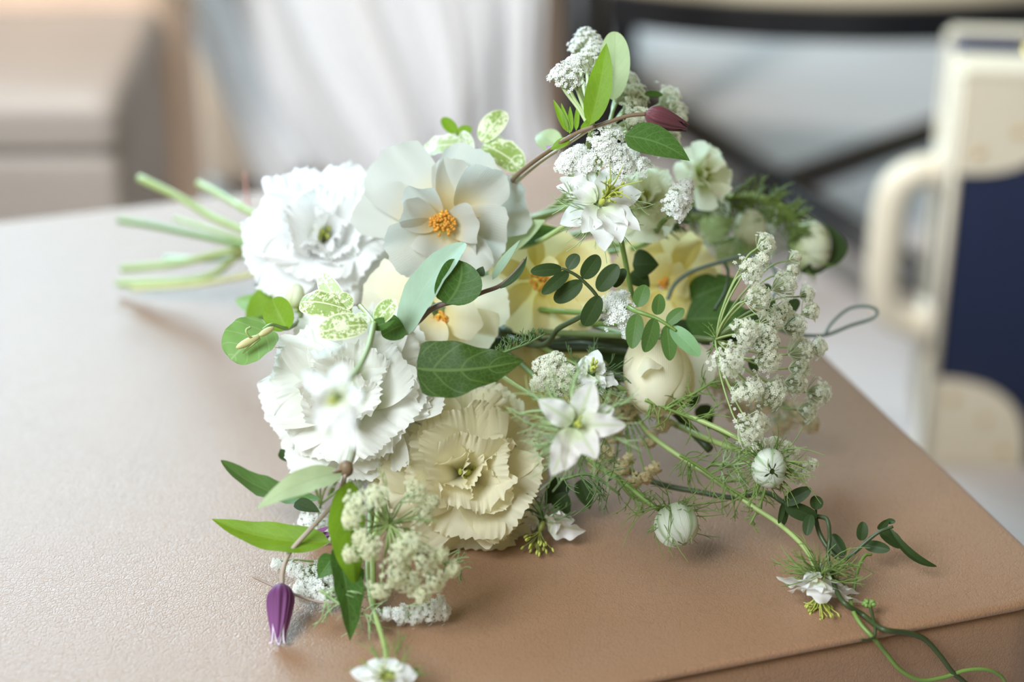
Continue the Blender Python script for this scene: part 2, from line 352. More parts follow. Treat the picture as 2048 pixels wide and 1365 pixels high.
# ------------------------------------------------------------------ suitcase on the floor, right
NAVY = leather_mat('navy_fabric', (.003, .010, .046), 700., .25, .55)
CREAML = leather_mat('cream_leather', (.72, .64, .50), 420., .3, .5)
BRASS = plain('brass', (.75, .50, .16), .28, 1.)
def suitcase():
    A = Z(1850, 925, 0.0)                       # front left bottom corner
    a = math.radians(-6); ex = np.array([math.cos(a), math.sin(a), 0]); ey = np.array([-ex[1], ex[0], 0])
    wd_, dp, ht = .40, .135, .0
    # height from the top edge pixel
    r = ray(1922, 150); d = np.dot(A[:2]-CAM[:2], ey[:2])/np.dot(r[:2], ey[:2]); ht = (CAM + r*d)[2]
    root = thing('suitcase', A, 'navy blue vintage suitcase standing upright with cream leather corners and handle', 'suitcase')
    c0 = A + ex*wd_/2 + ey*dp/2
    def rbox(name, c, hx, hy, hz, rad, mat, sub=3):
        m = MB(); prof = []
        for k in range(sub+1):
            t = math.pi/2*k/sub; prof.append((rad*(1-math.sin(t)), -hz + rad*(1-math.cos(t))))
        rings = [(i, z) for i, z in prof] + [(i, -z) for i, z in reversed(prof)]
        g = []
        for ins, z in rings:
            row = rrect(hx-ins, hy-ins, max(.002, rad-ins*.6), 4); g.append([c + ex*x + ey*y + EZ*z for x, y in row])
        k = len(g[0]); m.grid(np.array(g)[:, ::-1], wrap=True); m.f.append(tuple(range(k))); m.f.append(tuple((len(g)-1)*k+i for i in reversed(range(k))))
        return m.build(name, mat, root)
    rbox('case_base', c0 + ey*(-dp*.18) + EZ*ht/2, wd_/2, dp*.32, ht/2, .008, NAVY)
    rbox('case_lid', c0 + ey*(dp*.325) + EZ*ht/2, wd_/2, dp*.175, ht/2, .008, NAVY)
    # cream edging strips down the left side and over the top
    for yy in (-dp*.48, dp*.10, dp*.47):
        m = MB(); m.box(c0 - ex*(wd_/2+.001) + ey*yy + EZ*ht/2, ex, ey, EZ, .0035, .006, ht/2-.004); m.build('edge_strip', CREAML, root)
    # corner caps: quarter discs on the front face with thickness, wrapping to the side and top
    def corner(cx, cz, sx, sz, Rr, yface, depth):
        m = MB(); n = 14; th = .003
        pts = [(0, 0)] + [(Rr*math.cos(k*math.pi/2/n)**.72, Rr*math.sin(k*math.pi/2/n)**.72) if 0 < k < n else ((Rr, 0) if k == 0 else (0, Rr)) for k in range(n+1)]
        q = A + ex*cx + EZ*cz
        f = [q + ex*sx*x + EZ*sz*z + ey*(yface-th) for x, z in pts]; b = [q + ex*sx*x + EZ*sz*z + ey*(yface+th) for x, z in pts]
        k = len(pts); fl = sx*sz > 0
        m.raw(f + b, [tuple(range(k)) if fl else tuple(reversed(range(k))), tuple(reversed(range(k, 2*k))) if fl else tuple(range(k, 2*k))] + [(i, (i+1) % k, k+(i+1) % k, k+i) for i in range(k)])
        # wrap over the side and over the top / bottom
        m.box(q - ex*sx*.0015 + EZ*sz*Rr/2 + ey*(yface + depth/2), ex, ey, EZ, .003, depth/2+.003, Rr/2)
        m.box(q + ex*sx*Rr/2 - EZ*sz*.0015 + ey*(yface + depth/2), ex, ey, EZ, Rr/2, depth/2+.003, .003)
        o = m.build('corner_cap', CREAML, root, smooth=False)
        for (x, z) in ((.78, .2), (.2, .78), (.55, .55)):
            m = MB(); m.ball(q + ex*sx*Rr*x + EZ*sz*Rr*z + ey*(yface-th), .0042, .0042, .002, ax=ey); m.build('rivet', BRASS, o)
    Rr = .090
    for cx, sx in ((0, 1), (wd_, -1)):
        for cz, sz in ((0, 1), (ht, -1)):
            corner(cx, cz, sx, sz, Rr, 0, dp*.35)
            corner(cx, cz, sx, sz, Rr*.8, dp, -dp*.16)
    # handle on the left side
    hc = c0 - ex*wd_/2 + EZ*(ht*.5); hl = .078
    pts = [hc + EZ*hl, hc + EZ*hl*.98 - ex*.022, hc + EZ*hl*.72 - ex*.044, hc - ex*.048, hc - EZ*hl*.72 - ex*.044, hc - EZ*hl*.98 - ex*.022, hc - EZ*hl]
    tube_part('handle', pts, [.011, .015, .0165, .017, .0165, .015, .011], CREAML, root, 10)
    for s in (-1, 1):
        m = MB(); m.box(hc + EZ*s*hl - ex*.004, ex, ey, EZ, .006, .018, .020); m.build('handle_mount', CREAML, root)
    # brass latch on the top edge
    m = MB(); q = A + ex*.075 + EZ*(ht+.003) + ey*dp*.5; m.box(q, ex, ey, EZ, .016, .022, .004); m.ball(q + EZ*.006, .010, .010, .007); m.tube([q - ey*.026 + EZ*.003, q - ey*.026 - EZ*.0 + ex*.014 + EZ*.003], .004, 8); m.build('latch', BRASS, root)
suitcase()

# ------------------------------------------------------------------ black chair frame with crossed stretchers, behind
BLACKM = plain('black_lacquer', (.010, .010, .012), .35)
CUSH = plain('beige_cushion', (.62, .54, .40), .8)
def chair():
    z0 = .10; Cc = Z(1560, 372, z0); fl = Z(1372, 250, z0) - Cc; fr = Z(1905, 250, z0) - Cc
    fl = fl*1.80; nr = -fl*.80; nl = -fr*.98; fr = fr*1.5
    root = thing('black_chair', (Cc[0], Cc[1], 0), 'black framed chair with curved seat rail and crossed stretchers behind the bouquet', 'chair')
    corners = [Cc + fl, Cc + fr, Cc + nr, Cc + nl]
    for a, b in ((corners[0], corners[2]), (corners[1], corners[3])):
        m = MB(); x = nz(b-a); y = np.cross(EZ, x); m.box((a+b)/2, x, y, EZ, np.linalg.norm(b-a)/2, .014, .012); m.build('stretcher', BLACKM, root)
    zs = .345
    for c in corners:
        m = MB(); m.tube([np.array([c[0], c[1], 0]), np.array([c[0], c[1], .2]), np.array([c[0], c[1], zs + (.25 if c is corners[3] or c is corners[0] else 0)])], [.018, .021, .022], 12); m.build('leg', BLACKM, root)
    L0 = Z(1215, 0, .33)
    rail = [Z(1205, 6, .30), Z(1330, 24, .30), Z(1500, 38, .30), Z(1700, 45, .30), Z(1900, 43, .30), Z(2060, 33, .30), Z(2300, 8, .30)]
    m = MB(); sp = spline(rail, 8); t = np.gradient(sp, axis=0); t /= np.linalg.norm(t, axis=1)[:, None]; nn = np.cross(EZ, t)
    hz, hy = .019, .012
    g = np.stack([sp - nn*hy - EZ*hz, sp + nn*hy - EZ*hz, sp + nn*hy + EZ*hz, sp - nn*hy + EZ*hz], 1); m.grid(g, wrap=True)
    m.build('seat_rail', BLACKM, root, smooth=False)
    m = MB(); up = np.array([0, 0, .017]); bk = np.array([0, .22, 0])
    g = []
    for off, z in ((0, .0), (-.004, .012), (0, .03), (.02, .042)):
        g.append(sp + up + np.array([0, off, z]))
    for k in range(1, 8): g.append(sp + up + bk*k/7 + np.array([0, 0, .044]))
    g.append(sp + up + bk + np.array([0, .01, .0]))
    m.grid(np.array(g)[:, ::-1]); m.build('seat_cushion', CUSH, root)
chair()

# ------------------------------------------------------------------ beige armchair block (left) and sofa with the gown laid over it
BEIGE = leather_mat('beige_leather', (.36, .315, .28), 300., .2, .5)
TAUPE = leather_mat('taupe_upholstery', (.74, .55, .42), 300., .2, .6)
def rounded_block(m, c, ex, ey, hx, hy, z0, z1, rad, sub=5, pud=.0):
    rings = [(rad*.4, z0)] + [(0, z0 + rad*.4)] + [(0, z0 + (z1-z0)*k/6) for k in range(1, 6)]
    rings = [r for r in rings if r[1] < z1-rad]
    for k in range(sub+1):
        t = math.pi/2*k/sub; rings.append((rad*(1-math.cos(t)), z1 - rad + rad*math.sin(t)))
    g = []
    for ins, z in rings: g.append([c*np.array([1, 1, 0]) + ex*x + ey*y + EZ*z for x, y in rrect(hx-ins, hy-ins, max(.004, rad), 5)])
    k = len(g[0])
    for s_ in (.8, .55, .3, .08):
        last = np.array(g[-1]) if s_ == .8 else lastr
        lastr = last; cen = last.mean(0); g.append([cen + (p-cen)*s_ + EZ*pud*(1-s_**2) for p in last])
    m.grid(np.array(g)[:, ::-1], wrap=True); m.f.append(tuple((len(g)-1)*k+i for i in reversed(range(k)))); m.f.append(tuple(range(k)))
def left_seat():
    zt = .335; A = Z(226, 192, zt)             # near top right corner
    B = Z(318, 5, zt); ey = nz([B[0]-A[0], B[1]-A[1], 0]); ex = np.array([ey[1], -ey[0], 0])
    hx, hy = .40, .15
    c = A - ex*hx + ey*hy
    root = thing('beige_armchair', (c[0], c[1], 0), 'beige leather armchair seat with pale front at far left behind the ottoman', 'armchair')
    m = MB(); rounded_block(m, c, ex, ey, hx, hy, .09, zt-.055, .014); m.build('seat_base', BEIGE, root)
    m = MB(); rounded_block(m, c, ex, ey, hx+.004, hy+.004, zt-.055, zt, .020, pud=.008); m.build('seat_cushion', BEIGE, root)
    m = MB(); rounded_block(m, c + ey*(hy+.065) + ex*.02, ex, ey, hx+.0, .09, .03, zt+.40, .05); m.build('backrest', TAUPE, root)
    for sx in (-1, 1):
        for sy in (-1, 1):
            q = c + ex*sx*(hx-.05) + ey*sy*(hy-.05); q = q*np.array([1, 1, 0]); m = MB(); m.tube([q, q+EZ*.05, q+EZ*.1], [.014, .018, .022], 10); m.build('foot', mb_black, root)
left_seat()
def sofa():
    A = Z(395, 395, .05); B = Z(1135, 395, .05)
    yf = A[1] + .13; xl = A[0] - .02; xr = B[0]*1.03
    c = np.array([(xl+xr)/2, yf+.30, 0]); hx = (xr-xl)/2; X = np.array([1., 0, 0]); Y = np.array([0, 1., 0])
    root = thing('upholstered_bench', c, 'low beige upholstered bench half hidden under the draped white gown', 'bench')
    m = MB(); rounded_block(m, c, X, Y, hx, .30, .012, .27, .03); m.build('bench_base', TAUPE, root)
    m = MB(); rounded_block(m, c, X, Y, hx-.005, .295, .27, .40, .045, pud=.01); m.build('seat_cushion', BEIGE, root)
    for sx in (-1, 1):
        for sy in (-1, 1):
            q = c + X*sx*(hx-.05) + Y*sy*.25; m = MB(); m.tube([q, q+EZ*.008, q+EZ*.03], .016, 10); m.build('foot', mb_black, root)
    # gown: cloth lying over the seat and falling down the front in folds
    k = NT('sequin_cloth'); v = k.n('ShaderNodeTexVoronoi'); v.inputs['Scale'].default_value = 190.; k.l(k.obj(), v.inputs['Vector'])
    k.b.inputs['Base Color'].default_value = C(.95, .95, .96); k.l(k.ramp(v.outputs['Color'], 0., 1., .12, .7), k.b.inputs['Roughness']); k.b.inputs['Sheen Weight'].default_value = .3; k.bump(v.outputs['Distance'], .6, .003); k.translucent(.3, C(.95, .95, .96))
    nx, nt = 90, 40; x0, x1 = Z(330, 100, .25)[0], Z(1075, 100, .25)[0]; g = np.zeros((nt, nx, 3)); rg = np.random.RandomState(4)
    for j in range(nx):
        s = j/(nx-1); x = x0 + (x1-x0)*s
        hem = .05 + .02*math.sin(9*s)
        fold = .030*math.sin(2*math.pi*(4.2*s+.1)) + .016*math.sin(2*math.pi*(9.3*s+.5)) + .012*math.sin(2*math.pi*(17*s))
        for i in range(nt):
            t = i/(nt-1)
            if t < .4:
                q = t/.4; y = yf + .42 - .42*q; z = .425 + .012*math.sin(7*s+3*q); y -= .0
                fz = fold*.4; g[i, j] = (x, y, z + abs(fz)*.6)
            else:
                q = (t-.4)/.6; rr = .05; z = .425 - (.425-hem)*q; y = yf - .035 - .02*math.sin(min(1, q*4)*math.pi/2) - fold*min(1, .3+q) - .045 - .02*q
                g[i, j] = (x + .02*math.sin(5*q+s*8)*q + .05*max(0, s-.5)*q, y, z)
    def onp(px, py): r = ray(px, py); return (CAM + r*((yf-.09-CAM[1])/r[1]))
    ea, eb = onp(345, 0), onp(565, 340)
    for i in range(nt):                         # the left edge slants inwards towards the hem
        for j in range(nx):
            f = (ea[2]-g[i, j, 2])/(ea[2]-eb[2]); sx = max(0, eb[0]-ea[0])*max(-.3, min(1.2, f)); s = j/(nx-1)
            g[i, j, 0] += (ea[0] - x0 + sx)*(1-s)**1.0
            if s < .30: g[i, j, 2] = g[i, j, 2]
    for _ in range(3): g[1:-1] = .25*g[:-2] + .5*g[1:-1] + .25*g[2:]
    m = MB(); m.grid(g); o = m.build('white_gown', k.m); o['label'] = 'white shimmering sequinned gown draped in folds over the low beige bench'; o['category'] = 'gown'
    sm = o.modifiers.new('thick', 'SOLIDIFY'); sm.thickness = .003
sofa()
# ================================================================== plants
def view(v): return np.array([np.dot(v, R_), np.dot(v, U_), -np.dot(v, W_)])
def leaf(root, base, tip, wpx, mat=None, nrm=(0, .3, 1), bc=0., tc=None, name='leaf', **kw):
    """a leaf from pixel base to pixel tip; bc, tc: cm behind the focus plane"""
    tc = bc if tc is None else tc
    B = P(base[0], base[1], bc); Tp = P(tip[0], tip[1], tc)
    W = wpx*(D0 + (bc+tc)/200)/FPX
    return part_grid(name, sheet(B, Tp, W, F(*nrm), seed=int(base[0]*7+base[1]), **kw), mat or LEAF, root)
OV = dict(a=.45, b=.98); LA = dict(a=.6, b=1.0); EL = dict(a=.5, b=.52)
def hairs(m, org, dirs, L, rg, r=.00028, branch=3, curl=.35, spread=.55):
    """thread-like bracts: each a bent thread with short side threads"""
    for d in dirs:
        d = nz(d); l = L*rg.uniform(.65, 1.15); sidev = nz(np.cross(d, rg.normal(size=3))); t = np.linspace(0, 1, 7)[:, None]
        up2 = nz(np.cross(d, sidev)); path = above(org + d*l*t*(1-.12*t) + sidev*curl*1.7*l*rg.uniform(.25, 1)*t**2 + up2*.22*l*rg.uniform(-1, 1)*np.sin(2.6*t), .0008); m.tube(path, [r*1.25, r, r*.55], 4, False)
        for k in range(branch):
            q = rg.uniform(.2, .8); i = q*6; i0 = int(i); p0 = path[i0] + (path[min(6, i0+1)]-path[i0])*(i-i0)
            sd = nz(d*1.0 + spread*2.*nz(np.cross(d, rg.normal(size=3)))); ll = l*rg.uniform(.2, .5)*(1.15-q); tt = np.linspace(0, 1, 4)[:, None]
            bp = p0 + sd*ll*tt + (d*.3 + sidev*rg.uniform(-.4, .6))*ll*tt**2; m.tube(above(bp, .0008), [r*.9, r*.45], 4, False)
            if rg.rand() < .45:
                p1 = bp[2]; m.tube(above(p1 + nz(sd + .8*rg.normal(size=3))*ll*.4*np.linspace(0, 1, 3)[:, None], .0008), [r*.7, r*.4], 3, False)
def frame(ez):
    ez = nz(ez); ex = nz(np.cross(ez, [.13, .37, .92] if abs(ez[2]) < .9 else [1, 0, 0])); return ex, np.cross(ez, ex), ez

# ---------------------------------------------------------------- lisianthus: many frilled petals round an axis
def lisianthus(label, px, py, c, rpx, facing, seed, mat=LISI, layers=None, stem=None, group='white lisianthus blooms', frill=1.):
    rg = np.random.RandomState(seed); cen = P(px, py, c); R = rpx*(D0+c/100)/FPX; ex, ey, ez = frame(F(*facing))
    base = cen - ez*R*.42; root = thing('lisianthus', base, label, 'flower', group)
    layers = layers or [(3, 8, -14, .78, .85, .10), (4, 20, -30, .92, 1.05, .12), (5, 37, -40, 1.04, 1.3, .12), (6, 54, -40, 1.10, 1.4, .11), (6, 72, -36, 1.10, 1.45, .10), (6, 92, -22, 1.02, 1.45, .08)]
    for li, (n, p0, bd, L, W, rf) in enumerate(layers):
        for k in range(n):
            az = 2*math.pi*(k + .5*(li % 2) + rg.uniform(-.16, .16))/n + li*.7; f0 = math.radians(p0 + rg.uniform(-9, 9))
            rad = math.cos(az)*ex + math.sin(az)*ey; x = math.sin(f0)*rad + math.cos(f0)*ez; n_ = -math.cos(f0)*rad + math.sin(f0)*ez
            g = fan(base + ez*R*.05*(5-li)*.2, x, n_, L*R*rg.uniform(.9, 1.08), W*R*rg.uniform(.9, 1.12), .75, .16, .14, math.radians(bd + rg.uniform(-12, 12)), 1.1, .28 if li < 3 else .12, rf*R*frill*rg.uniform(.6, 1.15), rg.choice([9, 10, 12]), .012*frill, rg.randint(1 << 20), 15, 57)
            part_grid('petal', g, mat, root)
    m = MB()
    for k in range(5):
        az = k*2*math.pi/5; rad = math.cos(az)*ex + math.sin(az)*ey; m.grid(*[sheet(base - ez*R*.05 + rad*R*.06, base + ez*R*.10 - rad*-R*.55 - ez*R*.12, R*.14, -ez, .6, .8, bend=.1, nt=8, nu=3)[0]])
    m.ball(base - ez*R*.06, R*.12); m.build('calyx', STEM, root)
    m = MB(); m.ball(base + ez*R*.42, R*.05, R*.05, R*.12, ez)
    for k in range(5): az = k*1.257; m.tube([base + ez*R*.1, base + ez*R*.45 + R*.1*(math.cos(az)*ex + math.sin(az)*ey)], .0005, 4); m.ball(base + ez*R*.46 + R*.1*(math.cos(az)*ex + math.sin(az)*ey), .0011, .0011, .0018)
    m.build('pistil', STAMG, root)
    if stem is not None: tube_part('stem', [base - ez*R*.1] + stem, [.0017, .0021, .0024], STEML, root, 8)
    return root
# the stem bundle: all stems pass this point and run on to the cut ends at the left
GATH = P(548, 500, 17)
def ends(*pp): return [P(x, y, c) for x, y, c in pp]

lisianthus('big frilly white lisianthus beside the cut stems', 645, 466, 9, 142, (.06, .36, .95), 11, WHITEP, stem=ends((520, 470, 18), (432, 438, 21), (361, 396, 23), (279, 356, 25)))
lisianthus('large frilly white lisianthus behind the grey hanging nigella', 692, 778, 1.5, 160, (-.18, .18, 1), 23, LISI, stem=[P(660, 640, 12), GATH] + ends((355, 527, 26), (245, 538, 28)))
lisianthus('large frilly lisianthus, tinted cream for shade, with an open centre resting on the leather', 935, 946, 2.4, 160, (.22, .12, 1), 37, LISI_SHADE, stem=[P(820, 730, 9), GATH] + ends((425, 550, 25), (361, 563, 27), (236, 568, 29)))
lisianthus('small green tinged lisianthus behind the topmost white nigella', 1290, 395, 6, 82, (.15, .4, .9), 41, GREENISH, [(4, 10, -22, .9, .7, .10), (5, 26, -30, 1.0, .95, .1), (6, 50, -34, 1.06, 1.05, .09), (6, 80, -25, 1.0, 1.1, .07)], stem=[P(1150, 470, 14), P(900, 500, 18), GATH], frill=.8)
lisianthus('loose pale green lisianthus at the upper right of the bouquet', 1412, 345, 9, 66, (.55, .4, .7), 43, GREENISH, [(3, 12, -22, 1.0, .8, .08), (5, 40, -34, 1.15, 1.0, .08), (5, 75, -20, 1.1, 1.0, .06)], stem=[P(1280, 480, 16), P(900, 500, 19), GATH], frill=.8)
lisianthus('white lisianthus showing between the two large ones, under their rims', 770, 905, 6.5, 70, (-.2, .2, 1), 47, LISI, [(4, 12, -22, .9, .7, .10), (6, 40, -34, 1.05, 1.0, .1), (6, 78, -25, 1.0, 1.1, .07)], stem=[P(720, 720, 13), GATH])

# ---------------------------------------------------------------- garden roses: petals placed one by one
def rose(label, heart, hc, facing, petals, mat=ROSE, stamens=1., stem=None, seed=1, srad=26):
    rg = np.random.RandomState(seed); ce = P(heart[0], heart[1], hc); ex, ey, ez = frame(F(*facing)); s = (D0+hc/100)/FPX
    root = thing('garden_rose', ce - ez*.012, label, 'flower', 'cream garden roses')
    for i, (bx, by, bc, tx, ty, tc, w, up, bend, cup, ruf) in enumerate(petals):
        B = P(bx, by, hc+bc); Tp = P(tx, ty, hc+tc); x = Tp - B; L = np.linalg.norm(x)
        n_ = F(*up); g = fan(B, x, n_, L*1.06, w*s, .55, .18, .20, bend, 1.2, cup, ruf*w*s, 2.2, .012, seed*100+i, 16, 21)
        gg, uv = g; off = gg[-1].mean(0) - Tp; gg = gg - (np.linspace(0, 1, gg.shape[0])**1.3)[:, None, None]*off*.8
        part_grid('petal', (gg, uv), mat, root)
    if stamens:
        m = MB(); a = MB(); r = srad*s
        for k in range(int(70*stamens)):
            q = math.sqrt(rg.rand()); az = rg.rand()*6.283; d = r*q*(math.cos(az)*ex + math.sin(az)*ey); tp = ce + d + ez*r*(.35 - .25*q + rg.uniform(-.06, .06))
            m.tube(spline([ce - ez*r*.5 + d*.15, ce + d*.6, tp], 3), [.00035, .00025], 4, False); a.ball(tp, .0011, .0007, .0009, rg.normal(size=3), 5, 4)
        m.build('filaments', STAM, root)['kind'] = 'stuff'; a.build('anthers', ANTH, root)['kind'] = 'stuff'
        m = MB(); m.ball(ce - ez*r*.3, r*.8, r*.8, r*.3, ez, 10, 6); m.build('heart', STAM, root)
    if stem: tube_part('stem', stem, [.0017, .002, .0022], STEM, root, 8)
    return root
rose('open ivory rose with orange stamens on top of the bouquet', (886, 446), 3.2, (.05, -.1, 1), [
    (880, 440, 1.4, 768, 318, 2.2, 165, (-.2, .1, 1), .25, .18, .06), (872, 446, 1.3, 722, 402, 2.8, 135, (-.3, .1, 1), -.25, .15, .06),
    (900, 430, 1.2, 955, 306, 1.2, 150, (.1, -.15, 1), .45, .34, .05), (893, 425, 1.5, 905, 322, .9, 84, (-.2, -.1, 1), .35, .3, .05),
    (905, 440, 1.0, 1052, 408, 1.8, 130, (.3, .2, 1), -.3, .1, .07), (900, 450, .9, 1002, 490, .6, 150, (.35, -.2, 1), .2, .22, .05),
    (920, 425, .6, 990, 345, -.1, 120, (.3, -.3, 1), .55, .35, .04), (895, 455, .6, 955, 440, -.6, 92, (.4, -.1, 1), .7, .28, .05),
    (876, 438, .6, 826, 376, -.7, 86, (-.5, .2, 1), .6, .4, .06), (872, 450, .5, 806, 420, -.6, 78, (-.6, .2, 1), .45, .45, .07),
    (880, 458, .8, 786, 512, -.6, 120, (-.2, -.4, 1), -.35, .25, .08), (890, 462, .8, 868, 524, -.2, 110, (0, -.4, 1), .3, .2, .05),
    (915, 465, 1.0, 966, 538, -.1, 84, (.2, -.4, 1), -.35, .3, .09), (905, 462, 1.1, 940, 520, .4, 70, (0, -.5, 1), .2, .3, .08)],
    stem=[P(880, 460, 7), P(760, 500, 13), GATH] + ends((393, 470, 23), (303, 451, 26), (239, 441, 28)), seed=3)
rose('cream rose under the grey green leaf, petals turned back', (880, 640), 4.2, (0, -.1, 1), [
    (860, 620, .8, 735, 585, 1.0, 150, (-.3, .3, 1), -.3, .15, .06), (860, 610, 1.0, 790, 530, 1.2, 150, (-.2, .4, 1), -.25, .2, .06), (880, 610, 1.0, 905, 545, .8, 120, (0, .3, 1), .2, .2, .05),
    (900, 620, .8, 1010, 600, .4, 110, (.4, .1, 1), -.4, .15, .08), (895, 645, .3, 978, 690, .2, 135, (.3, -.3, 1), -.2, .2, .05), (890, 640, .0, 955, 632, -.6, 100, (.3, 0, 1), .5, .3, .05),
    (870, 645, .2, 800, 660, -.3, 110, (-.4, -.2, 1), .4, .3, .05), (880, 655, .2, 880, 720, .2, 130, (0, -.4, 1), -.2, .2, .06), (876, 640, -.1, 856, 690, -.8, 80, (-.2, -.2, 1), .5, .35, .06)],
    YROSE, .5, [P(880, 640, 8), P(720, 560, 14), GATH], 5, 16)
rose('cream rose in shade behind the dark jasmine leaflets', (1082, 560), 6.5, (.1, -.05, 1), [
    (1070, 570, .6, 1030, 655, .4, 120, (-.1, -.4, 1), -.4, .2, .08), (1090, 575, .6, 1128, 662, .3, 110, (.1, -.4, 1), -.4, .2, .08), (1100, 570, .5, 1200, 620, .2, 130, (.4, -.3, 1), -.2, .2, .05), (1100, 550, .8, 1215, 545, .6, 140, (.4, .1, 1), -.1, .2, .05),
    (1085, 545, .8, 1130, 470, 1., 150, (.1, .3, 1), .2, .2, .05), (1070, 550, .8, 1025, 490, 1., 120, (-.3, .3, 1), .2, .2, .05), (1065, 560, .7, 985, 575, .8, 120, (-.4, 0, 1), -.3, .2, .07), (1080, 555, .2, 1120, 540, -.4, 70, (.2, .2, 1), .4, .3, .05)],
    ROSE_SHADE, .55, [P(1080, 560, 11), P(800, 540, 16), GATH], 7, 22)
rose('cream rose tinted tan for shade at the back, left of the lace umbel', (1330, 565), 9, (.2, .1, 1), [
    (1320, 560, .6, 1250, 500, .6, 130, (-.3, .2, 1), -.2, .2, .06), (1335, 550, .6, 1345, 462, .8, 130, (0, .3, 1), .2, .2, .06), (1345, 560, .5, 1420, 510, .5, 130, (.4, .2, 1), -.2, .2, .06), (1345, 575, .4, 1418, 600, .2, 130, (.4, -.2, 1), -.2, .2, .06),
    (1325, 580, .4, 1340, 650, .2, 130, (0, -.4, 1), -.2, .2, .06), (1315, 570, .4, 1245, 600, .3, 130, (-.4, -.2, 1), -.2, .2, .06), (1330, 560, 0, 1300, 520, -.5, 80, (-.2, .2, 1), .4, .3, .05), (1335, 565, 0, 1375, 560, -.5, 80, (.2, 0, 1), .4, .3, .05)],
    ROSE_SHADE, .3, [P(1330, 565, 13), P(900, 540, 19), GATH], 13, 12)
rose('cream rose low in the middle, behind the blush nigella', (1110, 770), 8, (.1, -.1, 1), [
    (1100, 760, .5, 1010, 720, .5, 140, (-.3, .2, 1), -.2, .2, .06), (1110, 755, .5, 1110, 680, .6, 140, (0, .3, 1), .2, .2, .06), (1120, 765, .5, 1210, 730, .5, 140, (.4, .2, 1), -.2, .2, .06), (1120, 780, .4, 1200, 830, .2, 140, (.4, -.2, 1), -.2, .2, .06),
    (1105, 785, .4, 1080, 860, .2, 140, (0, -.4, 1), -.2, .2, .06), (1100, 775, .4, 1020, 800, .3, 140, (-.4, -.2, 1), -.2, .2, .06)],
    ROSE_SHADE, 0, [P(1110, 770, 12), P(800, 640, 16), GATH], 15)

# ---------------------------------------------------------------- nigella: pointed petals in a ruff of threads
def nigella(label, ctr, c, facing, tips, mat=NIGP, wpx=62, stam=24, slen=70, seed=1, nh=34, hl=95, stem=None, hmat=None, smat=None, hcol=None, horns=True, stdir=None, thick=0):
    rg = np.random.RandomState(seed); s = (D0+c/100)/FPX; ce = P(ctr[0], ctr[1], c); ex, ey, ez = frame(F(*facing)); root = thing('nigella', ce - ez*.008, label, 'flower', 'nigella flowers')
    sd = nz(F(*stdir)) if stdir else ez
    for i, (tx, ty, dc) in enumerate(tips):
        Tp = P(tx, ty, c+dc); d = nz(Tp-ce); w = wpx*s*rg.uniform(.85, 1.15)
        up = ez if abs(np.dot(ez, d)) < .85 else F(rg.uniform(-.5, .5), .3, 1)
        g = sheet(ce - ez*.0015*(1+i % 2) + d*.002, Tp, w, up, .55, .85, bend=rg.uniform(-.04, .12), cup=rg.uniform(.1, .55), curl=rg.uniform(-.08, .10), wave=.10, wn=2.6, twist=rg.uniform(-.35, .35), seed=seed*50+i, nt=18, nu=11)
        # a fine drawn-out tip
        gg, uv = g; part_grid('petal', (gg, uv), mat, root)
    m = MB()
    for k in range(nh):
        az = 6.283*(k + rg.rand())/nh; rad = math.cos(az)*ex + math.sin(az)*ey; hairs(m, ce - ez*.004, [rad + ez*rg.uniform(-.6, .08)], hl*s, rg, branch=4)
    for k in range(thick):
        az = 6.283*(k + rg.rand())/thick; rad = math.cos(az)*ex + math.sin(az)*ey; hairs(m, ce - ez*.004, [rad + ez*rg.uniform(-.5, .1)], hl*s*.9, rg, branch=2, r=.0006)
    m.build('bracts', hmat or HAIR, root)['kind'] = 'stuff'
    m = MB(); a = MB()
    for k in range(stam):
        az = rg.rand()*6.283; d = nz(sd + rg.uniform(.15, .75)*(math.cos(az)*ex + math.sin(az)*ey)); l = slen*s*rg.uniform(.55, 1.); tp = ce + d*l
        m.tube(above(spline([ce, ce + sd*l*.45 + (d-sd)*l*.15, tp], 3), .001), [.00035, .0003], 4, False); a.ball(tp, .0007, .0006, .0013, d, 5, 4)
    m.ball(ce + sd*.001, .0016, .0016, .003, sd)
    if horns:
        for k in range(6):
            az = k*1.047 + rg.rand()*.4; rad = math.cos(az)*ex + math.sin(az)*ey
            m.tube(spline([ce + sd*.005 + rad*.001, ce + sd*.013 + rad*.003, ce + sd*.019 + rad*rg.uniform(.006, .011)], 4), [.0005, .0004, .0002], 5, False)
    m.build('filaments', smat or STAMG, root)['kind'] = 'stuff'; a.build('anthers', STAMG, root)['kind'] = 'stuff'
    if stem: tube_part('stem', stem, [.0011, .0013, .0016], STEML if hcol is None else hcol, root, 7)
    return root
nigella('sharp white star shaped nigella below the upright leaf', (1203, 405), -.3, (.35, .25, 1), [(1118, 356, .6), (1154, 332, .8), (1112, 372, .3), (1120, 448, -.2), (1165, 466, -.5), (1210, 503, -.8), (1240, 490, -.5), (1281, 462, -.4), (1284, 384, .9), (1232, 330, 1.2), (1262, 420, .7)], wpx=52, slen=62, seed=3, nh=46, hl=108, hmat=HAIRL, stem=[P(1195, 412, 1), P(1130, 452, 4), P(1060, 490, 6), P(985, 498, 7), P(800, 520, 14), GATH], stdir=(.45, .55, .8))
nigella('blurred blush white nigella in front of the cream lisianthus', (1154, 850), -6, (.05, .1, 1), [(1074, 800, -.3), (1186, 762, .4), (1252, 851, -.2), (1194, 921, -1), (1103, 951, -1.2), (1228, 818, .5), (1126, 945, -1.0), (1170, 790, .8)], NIGPINK, 56, 12, 26, 5, 54, 150, horns=False, thick=16, stem=[P(1150, 850, -4), P(1030, 770, 2), P(900, 690, 9), GATH], hmat=HAIRL)
